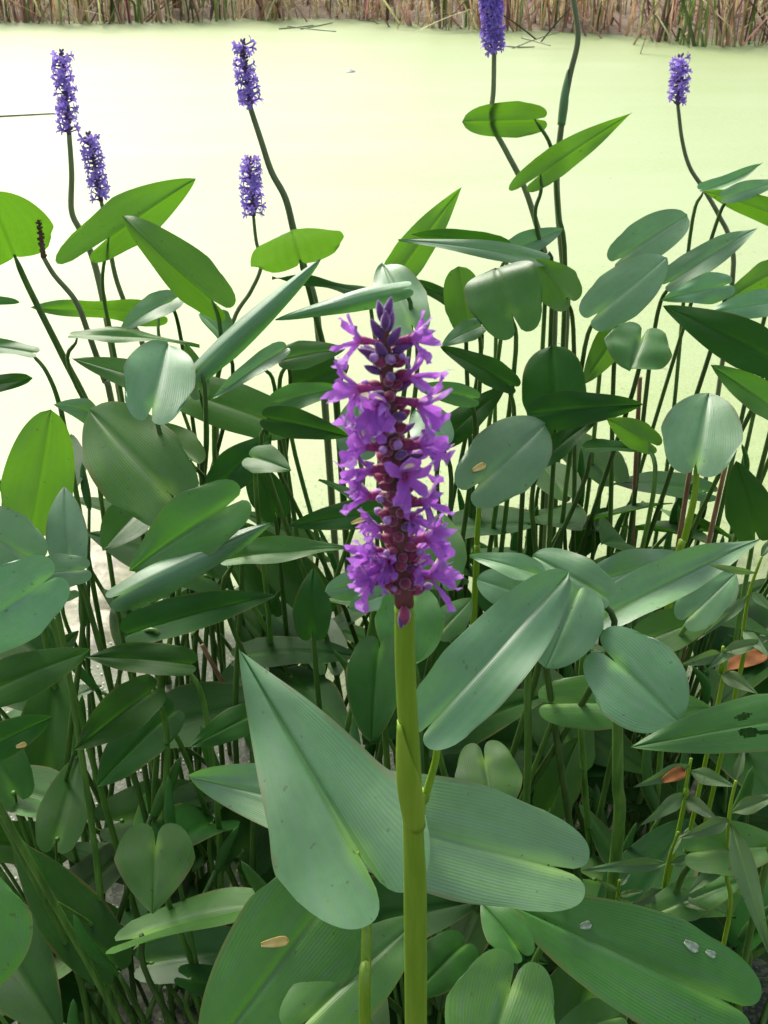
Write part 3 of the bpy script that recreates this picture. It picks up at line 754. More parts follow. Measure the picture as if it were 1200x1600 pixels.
# ------------------------------------------------------------------ flower spikes
def petal_material(name, base, tip, spot):
    k = NT(name)
    tc = k.n('ShaderNodeTexCoord'); uv = k.n('ShaderNodeSeparateXYZ'); k.l(tc.outputs['UV'], uv.inputs[0])
    nz = k.noise(tc.outputs['UV'], 9, 3)
    c = k.mix(k.map(uv.outputs[1], 0.0, 0.35), base, tip)
    st = k.math('SINE', k.math('MULTIPLY_ADD', nz, 3.0, k.math('MULTIPLY', uv.outputs[0], 34.0)))
    c = k.mix(k.math('MULTIPLY', k.map(st, -1, 1), 0.30), c, tuple(x * 0.55 for x in tip))
    c = k.mix(k.math('MULTIPLY', k.map(uv.outputs[1], 0.75, 1.0), 0.25), c, (0.62, 0.42, 0.85))
    if spot:
        dx = k.math('SUBTRACT', uv.outputs[0], 0.5); dy = k.math('SUBTRACT', uv.outputs[1], 0.52)
        d = k.math('SQRT', k.math('ADD', k.math('MULTIPLY', dx, dx), k.math('MULTIPLY', k.math('MULTIPLY', dy, dy), 3.0)))
        c = k.mix(k.map(d, 0.20, 0.34, 1, 0), c, (0.80, 0.74, 0.50))
    pr = k.n('ShaderNodeBsdfPrincipled'); k.l(c, pr.inputs['Base Color'])
    pr.inputs['Roughness'].default_value = 0.5; pr.inputs['Specular IOR Level'].default_value = 0.3
    pr.inputs['Sheen Weight'].default_value = 0.25
    tr = k.n('ShaderNodeBsdfTranslucent'); k.l(c, tr.inputs['Color'])
    mx = k.n('ShaderNodeMixShader'); mx.inputs[0].default_value = 0.42
    k.l(pr.outputs[0], mx.inputs[1]); k.l(tr.outputs[0], mx.inputs[2]); k.l(mx.outputs[0], k.out.inputs['Surface'])
    return k.m
VIO = (0.46, 0.13, 0.64)
M['petal'] = petal_material('petal_violet', (0.50, 0.09, 0.35), VIO, False)
M['petal_spot'] = petal_material('petal_violet_spotted', (0.50, 0.09, 0.35), VIO, True)
M['tube'] = plain_material('flower_tube', (0.36, 0.045, 0.16), (0.46, 0.085, 0.34), 300, 0.55, 0.3, 0.2, bump=0)
M['rachis'] = plain_material('spike_axis', (0.10, 0.05, 0.03), (0.20, 0.05, 0.06), 200, 0.6, 0.3, bump=0.4)
M['bud'] = plain_material('bud_purple', (0.10, 0.035, 0.16), (0.20, 0.07, 0.26), 350, 0.6, 0.3, 0.1, bump=0.3)
M['ovary'] = plain_material('spent_flower', (0.20, 0.022, 0.055), (0.36, 0.06, 0.14), 300, 0.6, 0.3, 0.1, bump=0.3)
M['budtip'] = plain_material('bud_lilac', (0.34, 0.13, 0.46), (0.52, 0.30, 0.62), 300, 0.6, 0.3, 0.1, bump=0)
M['small_petal'] = plain_material('petal_far_violet', (0.25, 0.16, 0.56), (0.40, 0.28, 0.76), 300, 0.5, 0.3, 0.45, bump=0, tint=True)
M['small_axis'] = plain_material('spike_axis_far', (0.10, 0.06, 0.13), (0.19, 0.11, 0.24), 200, 0.6, 0.3, bump=0.3)
M['brown'] = plain_material('withered_brown', (0.07, 0.04, 0.03), (0.14, 0.08, 0.05), 120, 0.7, 0.2)
for nm in ('bud', 'ovary', 'budtip'):
    for nd in M[nm].node_tree.nodes:
        if nd.type == 'BSDF_PRINCIPLED':
            nd.inputs['Sheen Weight'].default_value = 0.8
            nd.inputs['Sheen Roughness'].default_value = 0.4

def petal_verts(L, W, bend, cup, nu=9, nt=6, ruffle=0.0, ph=0.0):
    """strap along +y in local space, bending towards -z"""
    vs, uv, fs = [], [], []
    p = Vector((0, 0, 0)); th = 0.0
    for i in range(nu + 1):
        u = i / nu
        w = W * (0.35 + 0.65 * math.sin(min(1, u / 0.7) * math.pi / 2)) * (max(0.0, 1 - max(0, (u - 0.72) / 0.28) ** 2) ** 0.5 if u > 0.72 else 1)
        w = max(w, 0.02 * W)
        th = bend * u * u
        for j in range(nt + 1):
            t = -1 + 2 * j / nt
            z = cup * W * t * t + ruffle * W * math.sin(u * 8 + ph) * t * u + 0.5 * ruffle * W * math.sin(u * 17 + t * 5 + ph) * u
            vs.append((p.x + t * w, p.y - z * math.sin(-th), p.z + z * math.cos(th)))
            uv.append((t * 0.5 + 0.5, u))
        p = p + Vector((0, math.cos(th), -math.sin(th))) * (L / nu)
    for i in range(nu):
        for j in range(nt):
            k = i * (nt + 1) + j
            fs.append((k, k + 1, k + nt + 2, k + nt + 1))
    return vs, fs, uv
pm_var = []
for k in range(5):
    vs, fs, uv = petal_verts(0.0090, 0.0013 + 0.0004 * (k % 3), [0.5, 1.0, 0.2, 1.5, 0.8][k], 0.45, ruffle=0.7, ph=k * 1.3)
    pm = mesh_from('petal', vs, fs, True, uv); pm.materials.append(M['petal']); pm_var.append(pm)
vs, fs, uv = petal_verts(0.0088, 0.0027, 0.5, 0.25)
pm_spot = mesh_from('petal', vs, fs, True, uv); pm_spot.materials.append(M['petal_spot'])
tv, tf, tuv = tube(smooth_path([(0, 0, 0), (0, 0.0004, 0.003), (0, 0.0006, 0.0066)], 4), [0.0011, 0.0009, 0.0014], 8)
tube_me = mesh_from('flower', [tuple(p) for p in tv], tf, True, tuv); tube_me.materials.append(M['tube'])
def ellip(name, a, b, m, seg=8, rings=6, bulge=0.0):
    vs, fs = [], []
    for i in range(rings + 1):
        t = i / rings
        r = b * math.sin(math.pi * (0.06 + 0.94 * t) * (1 - 0.03)) ** 0.8 * (1 - bulge * t)
        for j in range(seg):
            an = 2 * math.pi * j / seg
            vs.append((r * math.cos(an), r * math.sin(an), a * t))
    for i in range(rings):
        for j in range(seg):
            fs.append((i * seg + j, i * seg + (j + 1) % seg, (i + 1) * seg + (j + 1) % seg, (i + 1) * seg + j))
    fs.append(tuple((rings) * seg + j for j in range(seg)))
    me = mesh_from(name, vs, fs); me.materials.append(m)
    return me
bud_me = ellip('bud', 0.0085, 0.0017, M['bud'], bulge=0.1)
ov_me = ellip('seed_pod', 0.0058, 0.0017, M['ovary'], bulge=-0.1)
tip_me = ellip('bud', 0.0030, 0.0013, M['budtip'])

def frame(o, up):
    z = o.normalized(); x = up.cross(z).normalized(); y = z.cross(x)
    return Matrix((x, y, z)).transposed().to_4x4()
def put(name, me, parent, loc, o, up, s=1.0, roll=0.0):
    ob = bpy.data.objects.new(name, me); COL.objects.link(ob); ob.parent = parent
    ob.matrix_local = Matrix.Translation(loc) @ frame(o, up) @ Matrix.Rotation(roll, 4, 'Z') @ Matrix.Diagonal((s, s, s, 1))
    return ob

YM = 0.305
main_pts = [at(600, 492, YM), at(606, 600, YM), at(618, 760, YM), at(632, 945, YM), at(634, 1060, YM), at(646, 1300, YM + .004), at(650, 1600, YM + .012)]
rt = Vector((main_pts[-1].x + 0.012, main_pts[-1].y + 0.03, -0.0))
near_z0 = 0.0
main = empty('flowering_stalk', rt)
tag(main, 'large purple pickerelweed spike on a thick yellow green stalk', 'flower')
org = rt
obj('stalk', tube_mesh('stalk', main_pts[3:] + [rt + Vector((0, 0, -0.03))], [0.0034, 0.0035, 0.0037, 0.0041, 0.0048, 0.0052, 0.0055], 14, org, 10), M['stem_bright'], main)
obj('spike_axis', tube_mesh('spike_axis', main_pts[:4], [0.0008, 0.0019, 0.0026, 0.0031, 0.0033], 10, org, 10), M['rachis'], main)
# sheath wrapping the stalk
def sheath(parent, org, pts, r0, side, m):
    path = smooth_path([p - org for p in pts], 8)
    n = len(path); vs, fs, uv = [], [], []
    seg = 14
    for i, p in enumerate(path):
        u = i / (n - 1)
        t = (path[min(i + 1, n - 1)] - path[max(i - 1, 0)]).normalized()
        x = (side - t * side.dot(t)).normalized(); y = t.cross(x)
        span = math.pi * (1.0 - 0.86 * u ** 1.6)
        r = r0 * (1.0 + 0.16 * math.sin(u * math.pi) ** 1.2)
        for j in range(seg + 1):
            an = -span + 2 * span * j / seg
            vs.append(tuple(p + x * (r * math.cos(an) + 0.0006 * math.sin(u * math.pi)) + y * r * math.sin(an)))
            uv.append((j / seg, u))
    for i in range(n - 1):
        for j in range(seg):
            k = i * (seg + 1) + j
            fs.append((k, k + 1, k + seg + 2, k + seg + 1))
    me = mesh_from('sheath', vs, fs, True, uv)
    ob = obj('sheath', me, m, parent)
    md = ob.modifiers.new('thick', 'SOLIDIFY'); md.thickness = 0.0005; md.offset = 0
    return ob
sheath(main, org, [at(648, 1290, YM + .004), at(642, 1215, YM + .002), at(639, 1125, YM)], 0.00405, Vector((-0.9, -0.35, 0)), M['sheath'])

fl = random.Random(5)
def axis_pt(py):
    for a, b in zip([(600, 492), (606, 600), (618, 760), (632, 945)], [(606, 600), (618, 760), (632, 945), (633, 960)]):
        if py <= b[1]:
            k = (py - a[1]) / (b[1] - a[1]); return at(a[0] + (b[0] - a[0]) * k, py, YM)
    return at(633, 950, YM)
TOC = Vector((0, -0.9, 0.42))       # roughly towards the viewer's side of the spike
def big_flower(px, py, apy, fwd, s=1.0, open_=1.0):
    A = axis_pt(apy)
    C = at(px, py, YM)
    o = (C - A); o.y = 0
    o = o.normalized() + TOC * fwd
    o.normalize()
    up = Vector((0, 0, 1)) if abs(o.z) < 0.9 else Vector((0, 1, 0))
    f = put('flower', tube_me, main, A - org + o * 0.0012, o, up, s * 1.07)
    for k in range(6):
        if k < 3:   # upper lip
            az = R(90) + (k - 1) * R(46) + fl.uniform(-.12, .12); sp = R(36) * open_ + fl.uniform(-.2, .2); me = pm_spot if k == 1 else pm_var[fl.randrange(5)]
        else:
            az = R(-90) + (k - 4) * R(50) + fl.uniform(-.2, .2); sp = R(42) * open_ + fl.uniform(-.3, .4); me = pm_var[fl.randrange(5)]
        rad = Vector((math.cos(az), math.sin(az), 0))
        dirv = rad * math.sin(sp) + Vector((0, 0, 1)) * math.cos(sp)
        # petal local: y along dirv, -z bends outwards (away from tube axis)
        inward = (Vector((0, 0, 1)) - dirv * dirv.z).normalized()
        x = dirv.cross(inward)
        mt = Matrix((x, dirv, inward)).transposed().to_4x4()
        pb = bpy.data.objects.new('petal', me); COL.objects.link(pb); pb.parent = f
        pb.matrix_local = Matrix.Translation(Vector((0, 0.0005, 0.0062)) + rad * 0.0008) @ mt @ Matrix.Diagonal((fl.uniform(.8, 1.2), fl.uniform(.8, 1.2), fl.uniform(.7, 1.4), 1))
for a in [(555, 535, 538, 0.35, 0.95), (660, 530, 538, 0.25, 0.95), (660, 585, 602, 0.55, 1.0), (545, 612, 606, 0.2, 1.1), (590, 645, 612, 1.6, 0.95), (675, 640, 622, 0.35, 1.1),
          (550, 695, 708, 0.3, 1.1), (690, 686, 710, 0.25, 1.15), (560, 735, 735, 0.5, 1.0), (640, 752, 728, 1.9, 1.1), (552, 775, 780, 0.25, 1.1), (695, 778, 795, 0.3, 1.1),
          (690, 838, 850, 0.2, 1.1), (560, 858, 868, 0.3, 1.05), (555, 912, 902, 0.35, 1.2), (700, 895, 908, 0.2, 1.2), (575, 890, 885, 0.8, 1.0), (548, 880, 890, -0.2, 1.05),
          (575, 660, 650, 1.2, 0.75), (650, 810, 800, 1.2, 0.75), (600, 880, 868, 1.4, 0.75), (655, 890, 885, 1.2, 0.8), (560, 822, 828, 0.5, 0.85), (560, 640, 640, -1.2, 0.9), (670, 720, 730, -1.2, 0.9), (680, 860, 870, -1.2, 0.9)]:
    big_flower(*a)
# unopened buds crowd the tip, spent flowers cover the axis
for i in range(10):
    t = i / 9
    py = 500 + 75 * t
    an = i * 2.4
    o = Vector((math.cos(an) * (0.25 + 0.5 * t), math.sin(an) * (0.25 + 0.5 * t), 1.0 - 0.25 * t))
    put('bud', bud_me, main, axis_pt(py) - org + Vector((o.x, o.y, 0)) * 0.0012, o, Vector((0, 1, 0.1)), 0.85 + 0.25 * t)
for i in range(120):
    py = 548 + 385 * (i + 0.5) / 120
    an = i * 2.399 + fl.uniform(-.25, .25)
    o = Vector((math.cos(an), math.sin(an), fl.uniform(0.15, 0.8)))
    A = axis_pt(py) - org
    s = fl.uniform(0.8, 1.15)
    if fl.random() < (0.40 if py < 700 else 0.10):
        put('bud', bud_me, main, A + o.normalized() * 0.002, o, Vector((0, 0, 1)), s * 0.9)
    else:
        put('seed_pod', ov_me, main, A + o.normalized() * 0.0015, o, Vector((0, 0, 1)), s)
        if fl.random() < 0.36:
            put('bud', tip_me, main, A + o.normalized() * (0.0015 + 0.0048 * s), o, Vector((0, 0, 1)), s)
# one bud alone below the spike, on the bare stalk
A = at(630, 938, YM) - org
put('bud', bud_me, main, A + Vector((-0.0008, -0.0034, -0.002)), Vector((0.0, -0.35, -0.5)), Vector((0, -1, 0.3)), 0.7)
put('seed_pod', ov_me, main, A + Vector((0.0002, -0.0030, 0.000)), Vector((0.05, -0.30, -0.8)), Vector((0, -1, 0.3)), 1.2)

# far spikes: flower of one mesh each
sm_var = []
for k in range(4):
    mb = MB()
    tv, tf, _ = tube(smooth_path([(0, 0, 0), (0, 0, 0.004), (0, 0, 0.0072)], 2), (0.0008, 0.0009), 5)
    mb.add(tv, tf, (0.8, 0.5, 0.75))
    rr = random.Random(k)
    for q in range(6):
        az = q * R(60) + rr.uniform(-.25, .25); sp = R(50) + rr.uniform(-.2, .45)
        rad = Vector((math.cos(az), math.sin(az), 0)); dv = rad * math.sin(sp) + Vector((0, 0, math.cos(sp)))
        inw = (Vector((0, 0, 1)) - dv * dv.z).normalized(); x = dv.cross(inw)
        vs, fs, uv = petal_verts(0.0072, 0.0015, rr.uniform(0.2, 1.2), 0.3, 4, 2)
        g = rr.uniform(0.8, 1.2)
        mb.add([Vector((0, 0, 0.0068)) + x * p[0] + dv * p[1] + inw * p[2] for p in vs], fs, (g, g, g))
    me = mb.mesh('flower'); me.materials.append(M['small_petal']); sm_var.append(me)
knob_me = ellip('bud', 0.0062, 0.0020, M['small_axis'], 6, 4)

def spike(label, pts, Y, n_axis, count, r_stem, dense=1.0, brown=False, gap=0.0, flowers=True, stem='far_stalk', seed=1, group=None, fs=1.0):
    """pts: photo points from spike tip, spike base (index n_axis), then down the stalk"""
    rr = random.Random(seed)
    P = [at(q[0], q[1], q[2] if len(q) > 2 else Y) for q in pts]
    d = P[-1] - P[-2]; k = P[-1].z / max(0.02, -d.z)
    rt = Vector((P[-1].x + d.x * min(k, 3) * 0.4, P[-1].y + 0.02, 0))
    e = empty('withered_stalk' if brown else 'flowering_stalk', rt)
    tag(e, label, 'flower', group)
    stp = P[n_axis:] + [Vector((rt.x, rt.y, -0.03))]
    obj('stalk', tube_mesh('stalk', stp, (r_stem * 0.85, r_stem * 1.4), 9, rt), M[stem], e)
    if not flowers: 
        return e
    ax = smooth_path([p - rt for p in P[:n_axis + 1]], 10)
    v_, f_, u_ = tube(ax, (0.0012, 0.0036), 8)
    obj('spike_axis', mesh_from('spike_axis', [tuple(p) for p in v_], f_, True, u_), M['brown' if brown else 'small_axis'], e)
    L = (ax[0] - ax[-1]).length
    updir = (ax[0] - ax[-1]).normalized()
    def pt(t):
        q = t * (len(ax) - 1); i = min(int(q), len(ax) - 2); return ax[i].lerp(ax[i + 1], q - i)
    for i in range(int(L / 0.0016)):
        t = (i + .5) / int(L / 0.0016)
        an = i * 2.399
        o = Vector((math.cos(an), math.sin(an), 0.6 if t > 0.08 else 2.0))
        kb = put('seed_pod' if brown else 'bud', knob_me if not brown else brown_me, e, pt(t) + Vector((o.x, o.y, 0)) * 0.001, o, Vector((0, 0.02, 1)), rr.uniform(0.75, 1.1))
    if brown: return e
    for i in range(count):
        t = 0.05 + 0.94 * (i + rr.random()) / count
        if gap and 0.22 < t < 0.22 + gap: continue
        an = i * 2.399 + rr.uniform(-.4, .4)
        o = Vector((math.cos(an), math.sin(an), rr.uniform(-0.1, 0.55)))
        put('flower', sm_var[rr.randrange(4)], e, pt(t) + Vector((o.x, o.y, 0)) * 0.0025, o, Vector((0, 0.02, 1)), rr.uniform(0.95, 1.35) * fs, rr.uniform(0, 6))
    return e
brown_me = ellip('seed_pod', 0.0045, 0.0020, M['brown'], 6, 4)
spike('tall purple spike with a small sheath on its stalk, leftmost over the pond', [(96, 80), (102, 145), (108, 210), (112, 270), (112, 330), (128, 365), (150, 420), (178, 560)], 1.60, 2, 52, 0.0042, seed=1)
spike('short purple spike half behind the one lobed leaf', [(137, 210), (148, 260), (158, 314), (166, 350), (180, 430), (205, 500), (235, 590)], 1.52, 2, 42, 0.0032, seed=2)
spike('purple spike on a long curved stalk rising from the kidney shaped leaf', [(379, 64), (384, 115), (391, 168), (408, 220), (424, 268), (446, 310), (460, 365), (478, 430), (500, 540)], 1.50, 2, 46, 0.0042, gap=0.12, seed=3)
spike('small purple spike alone on a thin stalk with a kinked foot', [(389, 247), (393, 292), (396, 337), (400, 375), (408, 415), (392, 455), (365, 500), (340, 600)], 1.50, 2, 42, 0.0026, seed=4)
spike('dense purple spike whose top leaves the frame, beside a taller bent stalk', [(766, -26), (768, 20), (772, 80), (771, 140), (768, 190), (790, 235), (818, 290), (838, 350), (856, 420), (866, 520)], 1.44, 2, 110, 0.0034, seed=5, fs=0.9)
spike('small slim purple spike on a wavy stalk, rightmost over the pond', [(1063, 88), (1062, 125), (1059, 163), (1066, 220), (1078, 262), (1100, 296), (1125, 340), (1140, 380), (1140, 480)], 1.62, 2, 40, 0.0030, seed=6, fs=0.9)
spike('withered brown seed spike leaning beside the cut backlit blade', [(60, 340), (64, 370), (68, 402), (85, 430), (118, 470), (138, 520), (162, 590), (180, 660)], 1.34, 2, 0, 0.0034, brown=True, seed=7)
e = spike('tall bent stalk with a grey sheath, its top leaving the frame over the far reeds', [(882, -180), (884, -120), (888, -60), (896, 0), (903, 60), (890, 120), (878, 190), (870, 270), (872, 330), (880, 420), (884, 520)], 1.46, 2, 60, 0.0036, seed=8)
_o = Vector(e.location)
sheath(e, _o, [at(877, 195, 1.46), at(884, 150, 1.46), at(893, 108, 1.458)], 0.0050, Vector((-1, 0, 0)), M['pale'])

# ------------------------------------------------------------------ crowded shoots and hidden blades between the stalks
fr = random.Random(11)
def world_leaf(B, a, L, W, m, label, group, rad, **kw):
    T = B + a * L
    vd = (CAM - (B + T) / 2).normalized()
    u = a.cross(vd).normalized(); vp = (vd - a * vd.dot(a)).normalized()
    wd = a.cross(Vector((0, 0, 1))).normalized()
    phi = math.atan2(wd.dot(vp), wd.dot(u)) + fr.uniform(-0.5, 0.5)
    rt = Vector((B.x + fr.gauss(0, .06), B.y + fr.uniform(-.02, .08), 0))
    me, n, _ = blade_mesh('blade', B, T, rt, W, phi, seed=fr.random() * 10, nu=14, nt=10, **kw)
    e = empty('pickerelweed_leaf', rt); tag(e, label, 'leaf', group)
    obj('blade', me, M[m], e)
    obj('petiole', tube_mesh('petiole', [B, B + Vector((0, 0, -0.04)) - n * 0.012, B.lerp(rt, 0.55) - n * 0.01, rt + Vector((0, 0, -0.03))], (rad * 0.8, rad * 1.3), 7, rt, 5), M['stem'], e)
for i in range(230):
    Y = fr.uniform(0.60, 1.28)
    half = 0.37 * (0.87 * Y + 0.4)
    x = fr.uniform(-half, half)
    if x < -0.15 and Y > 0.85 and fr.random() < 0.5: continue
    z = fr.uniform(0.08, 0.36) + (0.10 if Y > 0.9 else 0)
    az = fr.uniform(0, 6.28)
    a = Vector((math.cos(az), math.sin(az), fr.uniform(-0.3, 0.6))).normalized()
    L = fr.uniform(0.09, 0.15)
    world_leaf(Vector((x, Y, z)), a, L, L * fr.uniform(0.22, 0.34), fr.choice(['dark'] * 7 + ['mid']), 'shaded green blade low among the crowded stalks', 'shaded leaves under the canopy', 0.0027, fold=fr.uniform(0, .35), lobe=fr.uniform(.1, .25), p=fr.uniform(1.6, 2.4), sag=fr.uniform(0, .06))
n = 0
while n < 160:
    Y = fr.uniform(0.58, 1.30)
    half = 0.37 * (0.87 * Y + 0.45)
    x = fr.uniform(-half, half)
    dens = 0.35 + 0.65 * (x > 0.05) + (0.25 if Y < 0.9 else 0)
    if fr.random() > dens: continue
    n += 1
    h = fr.uniform(0.20, 0.42)
    rt = Vector((x, Y, 0))
    lean = Vector((fr.gauss(0, 0.10), fr.gauss(0, 0.07), 0))
    r = fr.uniform(0.0018, 0.0034)
    e_path = [Vector((0, 0, -0.03)), lean * 0.3 + Vector((0, 0, h * 0.4)), lean * 0.75 + Vector((0, 0, h * 0.8)), lean + Vector((0, 0, h))]
    e = empty('pickerelweed_shoot', rt)
    tag(e, 'slim upright green shoot rising from the water between the leaves', 'shoot', 'young shoots crowding between the leaf stalks')
    obj('stalk', tube_mesh('stalk', e_path, (r * 1.3, r * 0.7), 7, n=4), M['stem'], e)
    # rolled young blade at the top
    tip = lean * 1.12 + Vector((fr.gauss(0, .012), fr.gauss(0, .012), h + fr.uniform(0.05, 0.09)))
    sp_ = smooth_path([e_path[-1] - Vector((0, 0, 0.004)), (e_path[-1] + tip) / 2 + Vector((fr.gauss(0, .004), 0, 0)), tip], 5)
    v_, f_, u_ = tube(sp_, lambda u: r * (0.75 + 1.7 * math.sin(math.pi * min(1, u * 1.05)) ** 0.8 * (1 - u * .5)) * (1 if u < 1 else .1), 7, flat=0.55)
    obj('rolled_blade', mesh_from('rolled_blade', [tuple(p) for p in v_], f_, True, u_), M['mid'], e)

# dead stalks standing among the living ones
for (px, py, Y, h, lx, lab) in [(1000, 590, 1.15, 0.60, -0.02, 'pinkish dry stalk among the right stalks by the water gap'), (1084, 700, 1.02, 0.5, 0.0, 'tan dry stalk behind the clean pale heart blade'), (316, 1008, 0.95, 0.46, -0.05, 'orange brown dead stalk leaning in the left shade'), (1140, 700, 1.05, 0.52, 0.01, 'dry tan stalk by the shaded upright blade at the right')]:
    top = at(px, py, Y); rt = Vector((top.x - lx * 2, Y + 0.05, 0))
    o = obj('dead_stalk', tube_mesh('dead_stalk', [rt + Vector((0, 0, -.02)), rt.lerp(top, .5) + Vector((0.006, 0, 0)), top], (0.004, 0.0026), 7, rt), M['dead_stem'])
    o.location = rt; tag(o, lab, 'stalk')

# ------------------------------------------------------------------ mud in the left water gap
def mud(px, py, rx, ry, h, label, seed):
    c = on_water(px, py); nr, ns = 6, 18
    vs, fs = [], []
    for i in range(nr + 1):
        for j in range(ns):
            an = 2 * math.pi * j / ns
            k = i / nr * (1 + 0.35 * mnoise.noise(Vector((math.cos(an) * 1.3, math.sin(an) * 1.3, seed))))
            x, y = math.cos(an) * k * rx, math.sin(an) * k * ry
            vs.append((x, y, h * (1 - (i / nr) ** 2) + 0.012 * mnoise.noise(Vector((x * 30, y * 30, seed))) - 0.006))
    for i in range(nr):
        for j in range(ns):
            fs.append((i * ns + j, i * ns + (j + 1) % ns, (i + 1) * ns + (j + 1) % ns, (i + 1) * ns + j))
    o = obj('mud_clump', mesh_from('mud_clump', vs, fs), M['mud']); o.location = c
    tag(o, label, 'mud')
M['mud'] = plain_material('wet_mud', (0.13, 0.12, 0.075), (0.30, 0.30, 0.17), 45, 0.5, 0.5, bump=0.8)
mud(150, 905, 0.10, 0.16, 0.03, 'lumpy brown mud clump in the water left of the thin stalks', 1.0)
mud(170, 985, 0.10, 0.07, 0.015, 'low pale mud patch closer to the dark smooth blade', 2.0)
mud(270, 900, 0.07, 0.06, 0.02, 'small mud lump under the long pale rolled blade', 3.0)

# ------------------------------------------------------------------ weeds on the near right bank
def weed(label, pts, Y, leaves, r=0.0016):
    P = [at(q[0], q[1], q[2] if len(q) > 2 else Y) for q in pts]
    rt = Vector((P[-1].x, P[-1].y + 0.03, 0.0))
    e = empty('smartweed_plant', rt); tag(e, label, 'weed')
    obj('stem', tube_mesh('stem', P + [rt + Vector((0, 0, -.03))], (r * 0.7, r * 1.4), 7, rt), M['stem_bright'], e)
    for (b, t, w, Yb, Yt, ph, mm) in leaves:
        B, T = at(*b, Yb), at(*t, Yt)
        W = w / 2 * scale_at((B + T) / 2) / max(.35, abs(math.cos(R(ph))))
        me, n, a = blade_mesh('leaf', B, T, rt, W, R(ph), fold=0.25, lobe=0.0, p=1.5, q=0.95, bt=0.15, sag=0.05, wave=0.02, seed=lr.random() * 9, nu=14, nt=8)
        obj('leaf', me, M[mm], e)
weed('leafy weed with narrow pale leaves beside the glossy spotted blade', [(1060, 1300), (1045, 1345), (1036, 1400), (1030, 1480)], 0.60, [
    ((1040, 1348), (905, 1360), 30, .60, .57, 0, 'weed'), ((1042, 1345), (1078, 1290), 12, .60, .62, 30, 'weed'), ((1045, 1350), (1110, 1338), 22, .60, .60, 10, 'weed'),
    ((1036, 1390), (975, 1420), 26, .60, .57, 10, 'weed'), ((1036, 1395), (1110, 1425), 30, .60, .57, 10, 'weed'), ((1032, 1430), (960, 1400), 20, .60, .58, 20, 'weed')])
weed('tall weed with long dark drooping leaves by the frame edge', [(1150, 1220), (1140, 1270), (1135, 1360), (1130, 1480)], 0.58, [
    ((1142, 1285), (1205, 1500), 48, .58, .50, 0, 'weed'), ((1142, 1270), (1225, 1240), 34, .58, .58, 10, 'weed'), ((1140, 1280), (1060, 1310), 34, .58, .56, 10, 'weed'),
    ((1136, 1340), (1070, 1400), 32, .58, .55, 5, 'weed'), ((1150, 1222), (1165, 1160), 20, .58, .60, 10, 'weed')])
weed('small weed tuft between the grey sheened and spotted blades', [(968, 1375), (965, 1400), (962, 1440), (960, 1480)], 0.58, [
    ((966, 1392), (930, 1372), 12, .58, .58, 10, 'weed'), ((967, 1385), (985, 1365), 12, .58, .59, 10, 'weed'), ((966, 1400), (1010, 1392), 14, .58, .57, 20, 'weed'), ((965, 1410), (920, 1425), 16, .58, .56, 20, 'weed')])
weed('thin weed with arching narrow leaves below the bright curled tip', [(1190, 870), (1170, 930), (1160, 1000), (1150, 1080)], 0.70, [
    ((1180, 895), (1100, 880), 16, .70, .70, 20, 'weed'), ((1172, 925), (1215, 960), 20, .70, .68, 10, 'weed'), ((1170, 930), (1090, 1000), 22, .70, .66, 10, 'weed'),
    ((1188, 872), (1215, 830), 16, .70, .72, 10, 'weed'), ((1160, 985), (1205, 1030), 24, .70, .66, 10, 'weed'), ((1160, 1000), (1100, 1050), 24, .70, .66, 10, 'weed')])
weed('dim weed low under the insect chewed blade', [(1080, 1185), (1070, 1240), (1060, 1300)], 0.62, [
    ((1078, 1195), (990, 1230), 30, .62, .60, 10, 'weed'), ((1076, 1205), (1150, 1230), 34, .62, .60, 10, 'weed'), ((1070, 1240), (1000, 1290), 30, .62, .58, 10, 'weed'), ((1068, 1245), (1130, 1290), 30, .62, .58, 10, 'weed')])
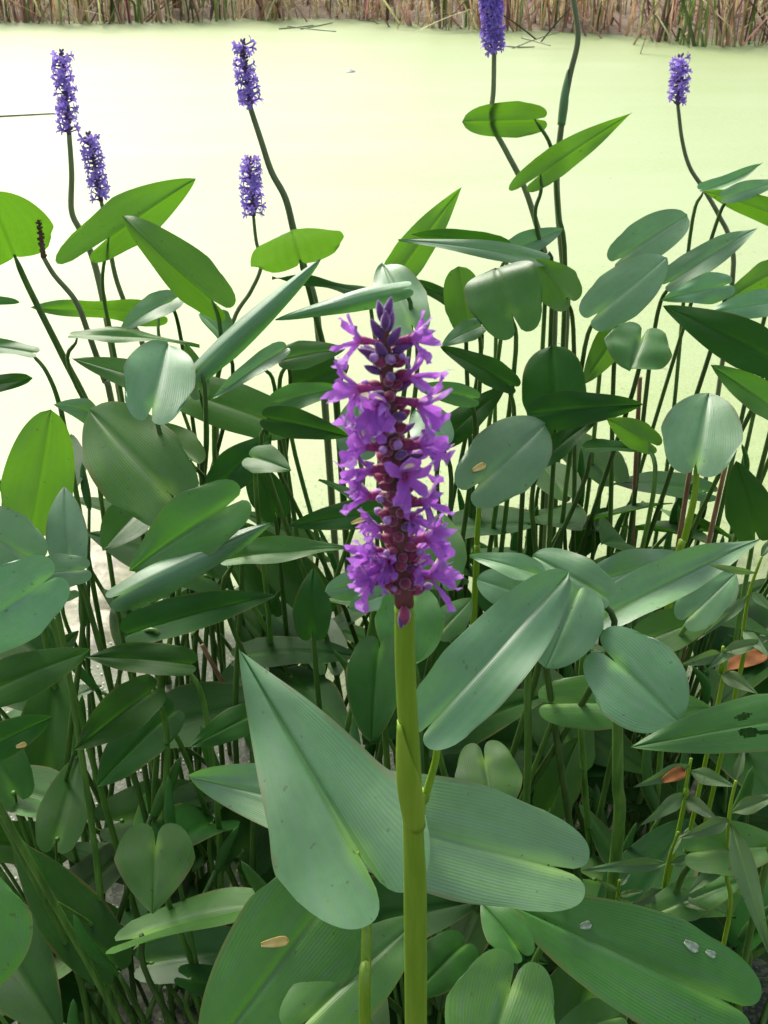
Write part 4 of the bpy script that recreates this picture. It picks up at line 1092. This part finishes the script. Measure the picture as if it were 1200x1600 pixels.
weed('dim weed by the frame edge under the grey green blade', [(1130, 1010), (1125, 1050), (1120, 1110)], 0.68, [
    ((1128, 1020), (1060, 1040), 28, .68, .66, 10, 'weed'), ((1128, 1020), (1200, 1000), 30, .68, .68, 10, 'weed'), ((1125, 1050), (1185, 1085), 32, .68, .65, 10, 'weed')])

# ------------------------------------------------------------------ fallen leaflets and dead leaves
bpy.context.view_layer.update()
dg = bpy.context.evaluated_depsgraph_get()
def fallen(px, py, l, w, ang, label, m='petal_yellow', cat='fallen leaf'):
    r = ray(px, py)
    ok, loc, nrm, *_ = scene.ray_cast(dg, CAM, r)
    if nrm.dot(r) > 0: nrm = -nrm
    s = scale_at(loc); l, w = l * s, w * s
    vs, fs, uv = petal_verts(l, w / 2, 0.15, 0.3, 8, 4)
    cx = l / 2
    me = mesh_from('fallen_leaflet', [(v[0], v[1] - cx, v[2]) for v in vs], fs, True, uv)
    o = obj('fallen_leaflet', me, M[m])
    t = (RT * math.cos(ang) + UP * math.sin(ang)); t = (t - nrm * t.dot(nrm)).normalized()
    o.matrix_world = Matrix.Translation(loc + nrm * 0.0012) @ Matrix((t.cross(nrm), t, nrm)).transposed().to_4x4()
    md = o.modifiers.new('thick', 'SOLIDIFY'); md.thickness = 0.0004
    tag(o, label, cat, 'whitish scraps on the glossy blade' if m == 'scrap' else None)
fallen(748, 731, 24, 11, 0.5, 'yellow leaflet lying on the oval pale blade')
fallen(560, 815, 24, 9, 0.4, 'yellow leaflet on the grey blade beside the large spike')
fallen(430, 1472, 44, 15, 0.15, 'yellow leaflet lying on the broad olive blade')
fallen(1052, 1213, 46, 20, 0.5, 'orange dead leaflet in the dim weeds', 'rust')
fallen(1165, 1035, 70, 46, 0.7, 'rusty brown dead leaf under the arching weed leaves', 'rust')
fallen(34, 1165, 16, 8, 0.3, 'tiny yellow leaflet among the dark left stalks')

M['scrap'] = plain_material('whitish_scrap', (0.16, 0.22, 0.12), (0.30, 0.36, 0.24), 300, 0.4, 0.5)
for q in [(915, 1446, 18, 12, 0.2), (1080, 1478, 24, 14, -0.6), (1110, 1490, 16, 10, -0.5)]:
    fallen(*q, 'small whitish scrap on the large glossy dark blade', 'scrap', 'scrap')
